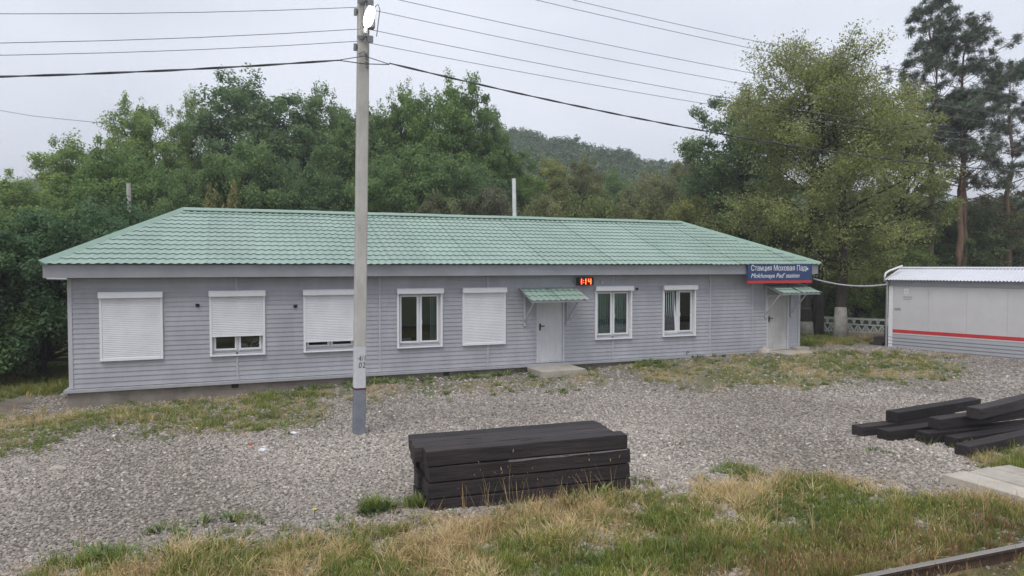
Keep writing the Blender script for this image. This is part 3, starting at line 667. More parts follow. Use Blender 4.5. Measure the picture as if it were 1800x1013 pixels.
wire('overhead_wire', 'second highest thin wire crossing the sky right of the post', 'wire', span(8.72, 8.8, .66, 0, 40, .1), .006, M['wire'])
def twist(pts, r, m, name, label, cat):
    q = MB()
    for ph in (0, math.pi):
        P = []
        for i in range(len(pts) * 6 - 5):
            k, f_ = divmod(i, 6); a = Vector(pts[k]); b = Vector(pts[min(k + 1, len(pts) - 1)]); p = a.lerp(b, f_ / 6); t_ = i * .9 + ph
            P.append(p + Vector((0, math.cos(t_) * r * .8, math.sin(t_) * r * .8)))
        q.tube(P, r, 5)
    return tag(q.build(name, m, None, smooth=True), label, cat)
twist(span(6.82, 5.47, .86, .45, -38, -.16), .0115, M['cable'], 'overhead_cable', 'thick twisted black cable running left from the post', 'cable')
twist(span(6.84, 9.1, .93, .45, 34, -.16), .0115, M['cable'], 'overhead_cable', 'thick twisted black cable sloping right past the big tree', 'cable')
q = MB(); q.tube([PP + U * (lx(6.8) - .45) - V * .16 + Vector((0, 0, 6.74)), PP + U * lx(6.8) - V * .16 + Vector((0, 0, 6.86)), PP + U * (lx(6.8) + .45) - V * .16 + Vector((0, 0, 6.76))], .008, 5); q.tube([PP + U * (lx(6.8) - .45) - V * .16 + Vector((0, 0, 6.735)), PP + U * (lx(6.8)) - V * .16 + Vector((0, 0, 6.72)), PP + U * (lx(6.8) + .45) - V * .16 + Vector((0, 0, 6.755))], .009, 5)
tag(q.build('cable_loop', M['cable'], None), 'short loop of black cable passing round the lamp post', 'cable')

# ------------------------------------------------------------------ sleepers
SL, SW, SH = 2.75, .245, .195
def sleeper_mesh(seed):
    rr = random.Random(seed); bm = bmesh.new(); n = 9
    ringv = []
    for i in range(n + 1):
        x = -SL / 2 + SL * i / n; rw = []
        dy, dz = rr.uniform(-.005, .005), rr.uniform(-.003, .003)
        for sy, sz in ((-1, 0), (1, 0), (1, 1), (-1, 1)): rw.append(bm.verts.new((x + (rr.uniform(-.012, .012) if i in (0, n) else 0), sy * (SW / 2 - .003) + dy + rr.uniform(-.002, .002), .002 + sz * (SH - .006) + dz * sz + rr.uniform(-.002, .002))))
        ringv.append(rw)
    for i in range(n):
        for k in range(4): bm.faces.new((ringv[i][k], ringv[i][(k+1) % 4], ringv[i+1][(k+1) % 4], ringv[i+1][k]))
    bm.faces.new(ringv[0][::-1]); bm.faces.new(ringv[-1]); bmesh.ops.recalc_face_normals(bm, faces=bm.faces)
    es = [e for e in bm.edges if len(e.link_faces) == 2 and e.calc_face_angle() > 1]
    bmesh.ops.bevel(bm, geom=es, offset=.008, segments=2, affect='EDGES', profile=.6)
    me = bpy.data.meshes.new('wooden_sleeper'); bm.to_mesh(me); bm.free(); me.materials.append(M['sleeper']); return me
SM = [sleeper_mesh(i) for i in range(5)]
def sleeper(loc, ang, label, group, k, tilt=0, flip=False):
    o = link('wooden_sleeper', SM[k % 5]); o.location = loc; o.rotation_euler = (0, R(-tilt), R(ang) + (math.pi if flip else 0)); return tag(o, label, 'sleeper', group)
SA = R(19.0); su = Vector((math.cos(SA), math.sin(SA), 0)); sv = Vector((-math.sin(SA), math.cos(SA), 0)); S0 = Vector((-1.03, 8.80, 0))
lay = ('bottom', 'second lowest', 'second highest', 'top'); rowl = ('front row facing the track', 'second row from the front', 'third row from the front', 'back row facing the building')
rr = random.Random(3)
for j in range(4):
    for i in range(4):
        off = rr.uniform(-.06, .07); off = {(3, 0): -.0, (3, 3): -.05, (2, 0): .03, (1, 0): .02, (0, 0): .04, (3, 1): -.11, (3, 2): -.07}.get((j, i), off)
        p = S0 + su * (SL / 2 + off + .0) + sv * (SW * (i + .5) + rr.uniform(-.006, .006)) + Vector((0, 0, -.03 + j * (SH + .011)))
        sleeper(p, 19.0 + rr.uniform(-.4, .4), 'tarred sleeper in the big square stack, %s layer, %s' % (lay[j], rowl[i]), 'sleepers in the square stack', i + j * 3, flip=rr.random() < .5).scale = (1.025, 1, 1.0)
M['split'] = mat('pale_split_wood', (.16, .145, .15), .8, .3, 9)
for o in list(col.objects):
    if o.get('label') == 'tarred sleeper in the big square stack, second highest layer, front row facing the track':
        s_ = -1 if abs(o.rotation_euler[2]) > 2 else 1; q = MB(); n = 12
        for k in range(n):
            x = -.35 + 1.68 * k / (n - 1); q.v += [(s_ * x, s_ * (-SW / 2 - .002), SH - .012 - .012 * (1 - k / n) - .006 * math.sin(k * 1.7)), (s_ * x, s_ * (-SW / 2 + .004), SH + .0015)]
        q.f = [(2*k, 2*k+2, 2*k+3, 2*k+1) for k in range(n - 1)]; q.m = [0] * (n - 1); q.build('split_edge', M['split'], o)
q = MB(); q.bar((0, 0, 0), (.22, .05, .004), .018, .008); q.bar((.75, .02, 0), (1.0, .2, .004), .014, .008)
o = q.build('wood_splinter', M['sleeper'], None); o.location = S0 + su * .55 + sv * .36 + Vector((0, 0, .815)); o.rotation_euler = (0, 0, SA - .5); tag(o, 'dark splinters lying on top of the square sleeper stack', 'splinter')
def pile(x, y, z, ang, label, k, tilt=0):
    d = Vector((math.cos(R(ang)), math.sin(R(ang)), 0)); p = Vector((x, y, z + ground_z(x, y) * .5)) + d * SL / 2 * math.cos(R(tilt)); p.z += SL / 2 * math.sin(R(tilt))
    sleeper(p, ang, label, 'sleepers in the loose heap', k, tilt)
pile(6.25, 12.78, .0, 25, 'tarred sleeper flat on the gravel, rearmost of the loose heap bottom', 0)
pile(6.55, 12.48, .0, 23, 'tarred sleeper flat on the gravel, second from rear in the loose heap', 1)
pile(7.15, 12.32, .0, 20, 'tarred sleeper of the loose heap bottom, in front under the short-looking upper end', 2)
pile(7.45, 11.98, .0, 24, 'tarred sleeper half hidden by grass at the front of the heap', 4)
pile(7.05, 13.12, .2, 29, 'long tarred sleeper lying rearmost on the upper layer of the loose heap', 3)
pile(7.50, 12.55, .2, 24, 'tarred sleeper in the middle of the upper layer of the loose heap', 4)
pile(8.14, 12.46, .40, 33, 'topmost tarred sleeper, lying askew across the loose heap', 0, .4)
pile(7.28, 11.42, .0, 29, 'single tarred sleeper lying apart on the grass before the loose heap', 1)

# ------------------------------------------------------------------ crossing slabs and rail at lower right
e1 = R(22.5); eu = Vector((math.cos(e1), math.sin(e1), 0)); ev = Vector((math.sin(e1), -math.cos(e1), 0)); C0 = Vector((6.24, 10.21, 0))
for k, (a, b, ln, nm) in enumerate(((0, .46, 2.6, 'nearest the grass'), (.51, .97, 2.6, 'in the middle'), (1.02, 1.4, 2.5, 'farthest right'))):
    rr = random.Random(k + 20); q = MB(); q.box(a, b, -ln, -.02 * k, 0, .12); q.v = [(x + rr.uniform(-.012, .012), y + rr.uniform(-.02, .02), z + rr.uniform(-.008, .008)) for x, y, z in q.v]
    o = q.build('crossing_slab', M['slab'], None, bevel=.012); o.location = C0 + Vector((0, 0, -.04)); o.rotation_euler = (0, 0, e1); tag(o, 'pale concrete crossing slab by the track, ' + nm, 'slab', 'slabs of the foot crossing')
track = thing('railway_track', 'railway track with rusty rail crossing the lower right corner', 'track', (3.36, 6.70, -.02), R(20.2))
prof = [(-.066, 0), (.066, 0), (.066, .012), (.012, .03), (.009, .135), (.036, .148), (.036, .175), (.03, .181), (-.03, .181), (-.036, .175), (-.036, .148), (-.009, .135), (-.012, .03), (-.066, .012)]
for y in (0, -1.52):
    q = MB(); n = len(prof); x0, x1 = -9, 22
    q.add([(x0, y + a, b - .02) for a, b in prof] + [(x1, y + a, b - .02) for a, b in prof], [tuple(range(n - 1, -1, -1)), tuple(range(n, 2*n))] + [(i, (i+1) % n, (i+1) % n + n, i + n) for i in range(n)])
    o = q.build('rail', [M['railside'], M['railtop']], track)
    for p_ in o.data.polygons:
        if p_.center.z > .155 and abs(p_.normal.z) > .3: p_.material_index = 1
for i in range(42):
    x = -6 + i * .6
    if x < -1.5 or x > 9: continue
    o = link('sleeper', SM[i % 5], track); o.location = (x, -.76, -.235); o.rotation_euler = (0, 0, R(90))
    for s in (-.1, .1): MB().box(x - .06, x + .06, s - .035, s + .035, -.036, .022).build('rail_clip', M['railside'], track, bevel=.008)

# ------------------------------------------------------------------ site cabin on the right
CA = math.atan2(-.77, .637)
cab = thing('site_cabin', 'long white panel cabin with red stripe and corrugated white roof', 'cabin', (13.4, 25.2, 0), CA)
CL, CW = 7.0, 2.4
MB().box(.0, CL, .01, CW, -.1, 2.6).build('wall', M['cabin'], cab)
for k in range(5):
    z = .09 + k * .118
    q = MB(); q.add([(-.02, -.024, z), (CL + .02, -.024, z), (CL + .02, -.004, z + .112), (-.02, -.004, z + .112), (-.02, .008, z), (CL + .02, .008, z), (CL + .02, .008, z + .112), (-.02, .008, z + .112)], [(0, 1, 2, 3), (0, 4, 5, 1), (3, 2, 6, 7), (0, 3, 7, 4), (1, 5, 6, 2), (4, 7, 6, 5)]); q.build('skirting_panel', M['cabingrey'], cab)
MB().box(.0, CL, -.012, .008, .685, .733).build('base_rail', M['cabin'], cab); MB().box(.12, CL, -.014, .006, .734, .85).build('red_stripe', M['red'], cab)
for k in range(6): MB().box(.12 + k * 1.15, .12 + k * 1.15 + 1.146, -.008, .008, .852, 2.38).build('wall_panel', M['cabin'], cab)
MB().box(-.02, CL, -.03, .008, 2.383, 2.6).build('frieze', M['cabingrey'], cab)
MB().box(-.03, .115, -.02, .009, .16, 2.382).build('corner_post', M['white'], cab, bevel=.005); MB().box(-.03, -.001, .009, CW, .16, 2.4).build('end_panel', M['cabin'], cab)
def corr(x0, x1, y0, z0, y1, z1, nm):
    q = MB(); n = int((x1 - x0) / .0125); P = []
    for y, z in ((y0, z0), (y1, z1)):
        for i in range(n + 1):
            x = x0 + (x1 - x0) * i / n; P.append((x, y, z + .016 * math.cos(2 * math.pi * x / .1)))
    q.add(P, [(i, i + 1, n + 2 + i, n + 1 + i) for i in range(n)]); q.build(nm, M['cabinroof'], cab, smooth=True)
for k in range(7):
    corr(-.15 + k * 1.03, -.15 + k * 1.03 + 1.05, -.22, 2.60 + .003 * (k % 2), CW / 2 + .01, 3.02 + .003 * (k % 2), 'roof_sheet'); corr(-.15 + k * 1.03, -.15 + k * 1.03 + 1.05, CW + .22, 2.60 + .003 * (k % 2), CW / 2 - .01, 3.02 + .003 * (k % 2), 'roof_sheet')
q = MB(); q.add([(-.17, CW/2 - .14, 3.0), (-.17, CW/2, 3.055), (-.17, CW/2 + .14, 3.0), (CL, CW/2 - .14, 3.0), (CL, CW/2, 3.055), (CL, CW/2 + .14, 3.0)], [(0, 3, 4, 1), (1, 4, 5, 2), (0, 1, 2), (3, 5, 4)]); q.build('ridge_cap', M['cabinroof'], cab)
q = MB(); q.add([(-.02, 0, 2.6), (-.02, CW, 2.6), (-.02, CW/2, 2.98), (.04, 0, 2.6), (.04, CW, 2.6), (.04, CW/2, 2.98)], [(0, 1, 2), (3, 5, 4), (0, 3, 4, 1), (1, 4, 5, 2), (2, 5, 3, 0)]); q.build('gable', M['cabingrey'], cab)
q = MB(); q.tube([(-.08, -.05, .2), (-.08, -.05, 2.5), (-.08, -.25, 2.56), (-.08, -.25, 2.72), (-.06, -.2, 2.84), (.0, -.05, 2.92), (.1, .5, 3.05), (.13, .66, 3.09)], .035, 8); q.build('conduit_pipe', M['white'], cab, smooth=True)
q = MB(); q.box(.48, .62, -.013, -.0085, 2.1, 2.29); q.build('notice', M['signwhite'], cab); q = MB(); [q.box(.5 + .0 * i, .60, -.0155, -.0132, 2.14 + i * .04, 2.152 + i * .04) for i in range(3)]; q.build('notice_mark', M['cabingrey'], cab)
q = MB(); rr = random.Random(2)
for i in range(2):
    x = .46
    while x < .72: w_ = rr.uniform(.015, .04); q.box(x, x + w_, -.0125, -.0085, 1.9 + (1 - i) * .075, 1.95 + (1 - i) * .075); x += w_ + .012
q.build('stencil_mark', M['cabingrey'], cab)
q = MB(); q.box(.17, .38, -.0125, -.0085, 1.52, 1.61); q.build('plate', M['fascia'], cab)
q = MB(); q.box(-.75, -.32, .15, .5, .0, .14); q.box(-.62, -.12, .2, .75, .14, .34); q.box(-.3, -.1, .3, 1.0, .34, .75)
o = q.build('wooden_step', M['sleeper'], None, bevel=.01); o.location = (13.4, 25.2, .17); o.rotation_euler = (0, 0, CA); tag(o, 'dark wooden steps at the near end of the white cabin', 'step')
a = P0 + U * 21.75 - V * .2 + Vector((0, 0, 2.66)); b = Vector((13.35, 25.15, 2.45)); P = []
for i in range(15):
    t_ = i / 14; p = a.lerp(b, t_); p.z -= .28 * 4 * t_ * (1 - t_) * .55; P.append(p)
wire('cable_conduit', 'pale cable conduit slung between the station and the white cabin', 'cable', P, .028, M['trim'], 6)

# ------------------------------------------------------------------ ornamental concrete fence
F0, F1 = Vector((9.9, 32.3, 0)), Vector((15.0, 28.3, 0)); fd = (F1 - F0); fl = fd.length; fa = math.atan2(fd.y, fd.x)
fence = thing('concrete_fence', 'low white ornamental openwork concrete fence behind the trees', 'fence', F0 + Vector((0, 0, .12)), fa)
npn = 4; pw = fl / npn
for k in range(npn + 1): MB().box(k * pw - .06, k * pw + .06, -.06, .06, -.2, .9).build('fence_post', M['lime'], fence, bevel=.01)
q = MB(); x0, x1 = .065, pw - .065
q.box(x0, x1, -.035, .035, .76, .84); q.box(x0, x1, -.03, .03, .54, .60); q.box(x0, x1, -.03, .03, .24, .29); q.box(x0, x1, -.03, .03, .0, .06)
nn = 5
for i in range(nn):
    a = x0 + (x1 - x0) * i / nn; b = x0 + (x1 - x0) * (i + 1) / nn; c = (a + b) / 2
    q.bar((a, 0, .58), (a + .05, 0, .78), .05); q.bar((b, 0, .58), (b - .05, 0, .78), .05)
    q.bar((a, 0, .27), (c, 0, .56), .05, .055); q.bar((b, 0, .27), (c, 0, .56), .05, .055); q.bar((c, 0, .27), (c, 0, .42), .045)
    q.bar((c, 0, .03), (a + .03, 0, .27), .05); q.bar((c, 0, .03), (b - .03, 0, .27), .05)
pm = q.mesh('fence_panel', M['lime'])
for k in range(npn): o = link('fence_panel', pm, fence); o.location = (k * pw, 0, 0)
q = MB(); q.box(0, 2.4, 0, .35, 0, .42); q.v = [(x + random.uniform(-.08, .08), y, z + random.uniform(-.06, .06)) for x, y, z in q.v]; o = q.build('stone_kerb', M['plinth'], None, bevel=.04); o.location = (13.1, 28.2, .1); o.rotation_euler = (0, 0, fa); tag(o, 'dark low concrete wall below the white openwork fence', 'wall')

# ------------------------------------------------------------------ poles behind the building
def rear_pole(x, y, top, r, leanx, m, label):
    q = MB(); q.tube([(0, 0, -.3), (leanx * .5, 0, top * .5), (leanx, 0, top)], [r * 1.1, r, r * .9], 10); o = q.build('utility_pole', m, None); o.location = (x, y, 0); tag(o, label, 'pole')
rear_pole(-14.42, 27, 6.2, .085, -.08, M['concrete'], 'grey concrete pole rising behind the left roof hip')
rear_pole(.2, 30, 6.75, .09, -.12, M['lime'], 'pale leaning pole rising behind the middle of the roof')
wire('overhead_wire', 'faint thin wire crossing the sky at far left toward the trees', 'wire', [(-30, 36, 11.6), (-24, 36, 10.6), (-18, 36, 10.0)], .013, M['wire'])
mast = thing('lattice_mast', 'small grey lattice post at the right picture edge above the cabin', 'mast', (28.6, 40, 0))
for dx in (0, .35): MB().bar((dx, 0, 0), (dx, 0, 4.1), .04).build('upright', M['trim'], mast)
for k in range(12): MB().bar((0.02, 0, .8 + k * .28), (.33, 0, .8 + k * .28), .025).build('rung', M['trim'], mast)

# ------------------------------------------------------------------ trees
def leaves(centers, normals, size, rng, tone, width=.55, droop=.0):
    """one rhombic leaf (two triangles, slightly folded) per centre -> verts, faces, tone per vertex"""
    n = len(centers); d = rng.normal(size=(n, 3)); d[:, 2] -= droop
    d -= (d * normals).sum(1, keepdims=True) * normals; d /= np.linalg.norm(d, axis=1, keepdims=True) + 1e-9
    s = np.cross(normals, d); L_ = (size * rng.uniform(.65, 1.35, n))[:, None]
    v = np.stack([centers - d * L_ * .5, centers + s * L_ * width * .5 + normals * L_ * .06, centers + d * L_ * .5, centers - s * L_ * width * .5 + normals * L_ * .06], 1).reshape(-1, 3)
    return v, np.repeat(tone, 4)
def leaf_mesh(name, v, tone, m):
    n = len(v) // 4; me = bpy.data.meshes.new(name); me.vertices.add(len(v)); me.vertices.foreach_set('co', v.astype(np.float32).ravel())
    me.loops.add(n * 4); me.loops.foreach_set('vertex_index', np.arange(n * 4, dtype=np.int32)); me.polygons.add(n); me.polygons.foreach_set('loop_start', np.arange(0, n * 4, 4, dtype=np.int32)); me.polygons.foreach_set('loop_total', np.full(n, 4, dtype=np.int32))
    me.update(calc_edges=True); a = me.attributes.new('tone', 'FLOAT', 'POINT'); a.data.foreach_set('value', np.clip(tone, 0, 1).astype(np.float32)); me.materials.append(m); return me
def crown_points(rng, H, base, r, ncl, shape='round'):
    """clump centres on the outsides of several rounded lobes that together make the crown"""
    C = []; hz_ = (H - base) / 2; zc = base + hz_; lobes = []
    nl = 13 if shape == 'round' else 15
    for i in range(nl):
        a = i * 2.4 + rng.uniform(-.4, .4); e = (-.75 + 1.6 * (i + .5) / nl) if base > .5 else (-1.3 + 2.15 * (i + .5) / nl); q = math.sqrt(max(0, 1 - min(1, e * e))) * rng.uniform(.5, .72)
        if shape == 'dome' and e < 0: q = rng.uniform(.55, .75)
        lobes.append((math.cos(a) * q * r, math.sin(a) * q * r, zc + e * hz_ * .68, r * rng.uniform(.36, .5)))
    lobes.append((rng.uniform(-.2, .2) * r, rng.uniform(-.2, .2) * r, zc + hz_ * .5, r * .46)); lobes.append((0, 0, zc, r * .55))
    while len(C) < ncl:
        lx_, ly_, lz_, lr = lobes[len(C) % len(lobes)]; d = rng.normal(size=3); d /= np.linalg.norm(d)
        if d[2] < -.45: continue
        k = lr * rng.uniform(.62, 1.0); C.append((lx_ + d[0] * k, ly_ + d[1] * k, max(base * .6, lz_ + d[2] * k * hz_ / r * .85)))
    return np.array(C)
def make_tree(seed, H, base, r, ncl, per, leaf, trunk_r, shape='round', clump=.24, flat=.7, top=0, gaps=0, stems=1, width=.55, droop=.3, barkm='bark', bare=0):
    rng = np.random.default_rng(seed); rr = random.Random(seed)
    C = crown_points(rng, H, base, r, ncl, shape)
    if top:     # small uneven sprays standing out of the top
        a = rng.uniform(0, 2*math.pi, top); q = np.sqrt(rng.uniform(0, 1, top)) * r * .8
        sel = C[np.argsort(-C[:, 2])][:max(top * 2, 12)]; sel = sel[rng.permutation(len(sel))[:top]]      # each spray grows out of one of the upper clumps
        C = np.concatenate([C, sel + np.stack([rng.normal(0, .06, len(sel)) * r, rng.normal(0, .06, len(sel)) * r, rng.uniform(.10, .2, len(sel)) * r], 1)])
    V_, T_ = [], []
    for i, c in enumerate(C):
        rad = r * clump * rng.uniform(.6, 1.3); n = int(per * rng.uniform(.6, 1.4) * (1 if i < ncl else .55))
        if i >= ncl: rad *= .62
        if rng.random() < gaps: n = n // 4
        d = rng.normal(size=(n, 3)); d /= np.linalg.norm(d, axis=1, keepdims=True); q = rng.uniform(0, 1, n) ** .45
        p = d * (q * rad)[:, None] * np.array([1, 1, flat if i < ncl else 1.5]) + c
        p += rng.normal(size=(n, 3)) * rad * .12
        nm = d * .55 + rng.normal(size=(n, 3)) * .55 + np.array([0, 0, .75]); nm /= np.linalg.norm(nm, axis=1, keepdims=True)
        tone = .42 + .16 * rng.normal() + .15 * rng.normal(size=n)
        v, t_ = leaves(p, nm, leaf, rng, tone, width, droop); V_.append(v); T_.append(t_)
    crown = leaf_mesh('crown', np.concatenate(V_), np.concatenate(T_), M['leaf'])
    q = MB(); wig = [Vector((rr.uniform(-.05, .05) * H * .5, rr.uniform(-.05, .05) * H * .5, 0)) for _ in range(6)]
    for st in range(stems):
        a = 2 * math.pi * st / max(1, stems) + rr.random(); sp = (.0 if stems == 1 else r * .35); tr = trunk_r * (1 if stems == 1 else .6); pts = []; top_z = H * (.8 if stems == 1 else .68)
        for k in range(7):
            f = k / 6; pts.append(Vector((math.cos(a) * sp * f ** 1.2, math.sin(a) * sp * f ** 1.2, -.2 + (top_z + .2) * f)) + wig[min(5, k)] * f * .8)
        q.tube(pts, [tr * (1.35 if k == 0 else 1 - .85 * k / 6) for k in range(7)], 7)
        for j in range(st, len(C), stems):
            if rr.random() > .4: continue
            c = Vector(C[j]); f = max(.18, min(.95, (c.z - .25 * r - rr.uniform(0, .15) * H) / top_z)); k = f * 6; i0 = min(5, int(k)); s = pts[i0].lerp(pts[i0 + 1], k - i0)
            mid = s.lerp(c, .5) + Vector((rr.uniform(-.1, .1) * r, rr.uniform(-.1, .1) * r, .06 * H * rr.random())); b_ = tr * (1 - .85 * f) * .5 + .012
            q.tube([s, s.lerp(mid, .6), mid.lerp(c, .35), c], [b_, b_ * .7, b_ * .45, b_ * .15], 4, cap=False)
            if bare and rr.random() < bare:
                e = c + Vector((rr.uniform(-1, 1), rr.uniform(-1, 1), rr.uniform(0, .8))) * r * .3; q.tube([mid, c, e], [b_ * .4, b_ * .25, .006], 3, cap=False)
    tm = q.mesh('trunk', M[barkm]); tm.polygons.foreach_set('use_smooth', [True] * len(tm.polygons))
    return tm, crown
PT = {
 'broad': make_tree(1, 12, 1.6, 3.6, 300, 200, .15, .2, clump=.155, top=4, gaps=.03),
 'tall': make_tree(2, 13, 2.0, 3.0, 280, 190, .14, .19, clump=.16, top=5, gaps=.04),
 'airy': make_tree(3, 11, 2.2, 2.8, 190, 160, .13, .16, clump=.16, top=8, gaps=.2, bare=.3),
 'dome': make_tree(4, 10, .6, 3.6, 310, 200, .155, .2, shape='dome', clump=.155, top=4),
 'maple': make_tree(8, 12, 1.5, 3.4, 290, 190, .165, .2, clump=.16, top=30, droop=.9, width=.5),
 'bush': make_tree(5, 4, .2, 2.2, 170, 190, .12, .09, shape='dome', clump=.17, stems=5, flat=.9),
 'nearbush': make_tree(6, 5, .1, 2.6, 330, 260, .11, .1, shape='dome', clump=.15, stems=6, flat=.9),
 'twiggy': make_tree(7, 7, .8, 2.6, 170, 150, .125, .11, clump=.17, gaps=.25, bare=.6, stems=3),
 'sapling': make_tree(9, 5, 1.2, .7, 30, 80, .13, .05, clump=.4, flat=1.2, top=5),
}
def tree(px, D, topy, wpx, proto, colr, name, label, cat='tree', group='trees behind the station', rz=None):
    tm, cm = PT[proto]; x = (px - 900) / 1250 * D; gz = ground_z(x, D, False); h = 3.1 + (467 - topy) * D / 1250 - gz; w_ = wpx * D / 1250
    zs = [v.co.z for v in ()]; H0 = max(1, cm['h']); W0 = cm['w']
    t = thing(name, label, cat, (x, D, gz), rz if rz is not None else random.uniform(0, 6.28), group)
    sz = h / H0; sxy = w_ / W0
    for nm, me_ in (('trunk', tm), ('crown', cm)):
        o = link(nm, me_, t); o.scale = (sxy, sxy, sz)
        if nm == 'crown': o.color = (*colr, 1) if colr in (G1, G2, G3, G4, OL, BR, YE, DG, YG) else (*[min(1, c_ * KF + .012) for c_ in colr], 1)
    return t
for k, (tm, cm) in PT.items():
    co = np.empty(len(cm.vertices) * 3, np.float32); cm.vertices.foreach_get('co', co); co = co.reshape(-1, 3)
    cm['h'] = float(np.percentile(co[:, 2], 99.7)); cm['w'] = float(np.percentile(np.abs(co[:, 0]), 98.5) + np.percentile(np.abs(co[:, 1]), 98.5))
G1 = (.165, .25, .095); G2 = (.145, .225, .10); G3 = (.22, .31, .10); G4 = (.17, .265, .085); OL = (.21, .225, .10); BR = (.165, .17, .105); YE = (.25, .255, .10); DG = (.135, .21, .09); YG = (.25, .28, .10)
KF = 2.5
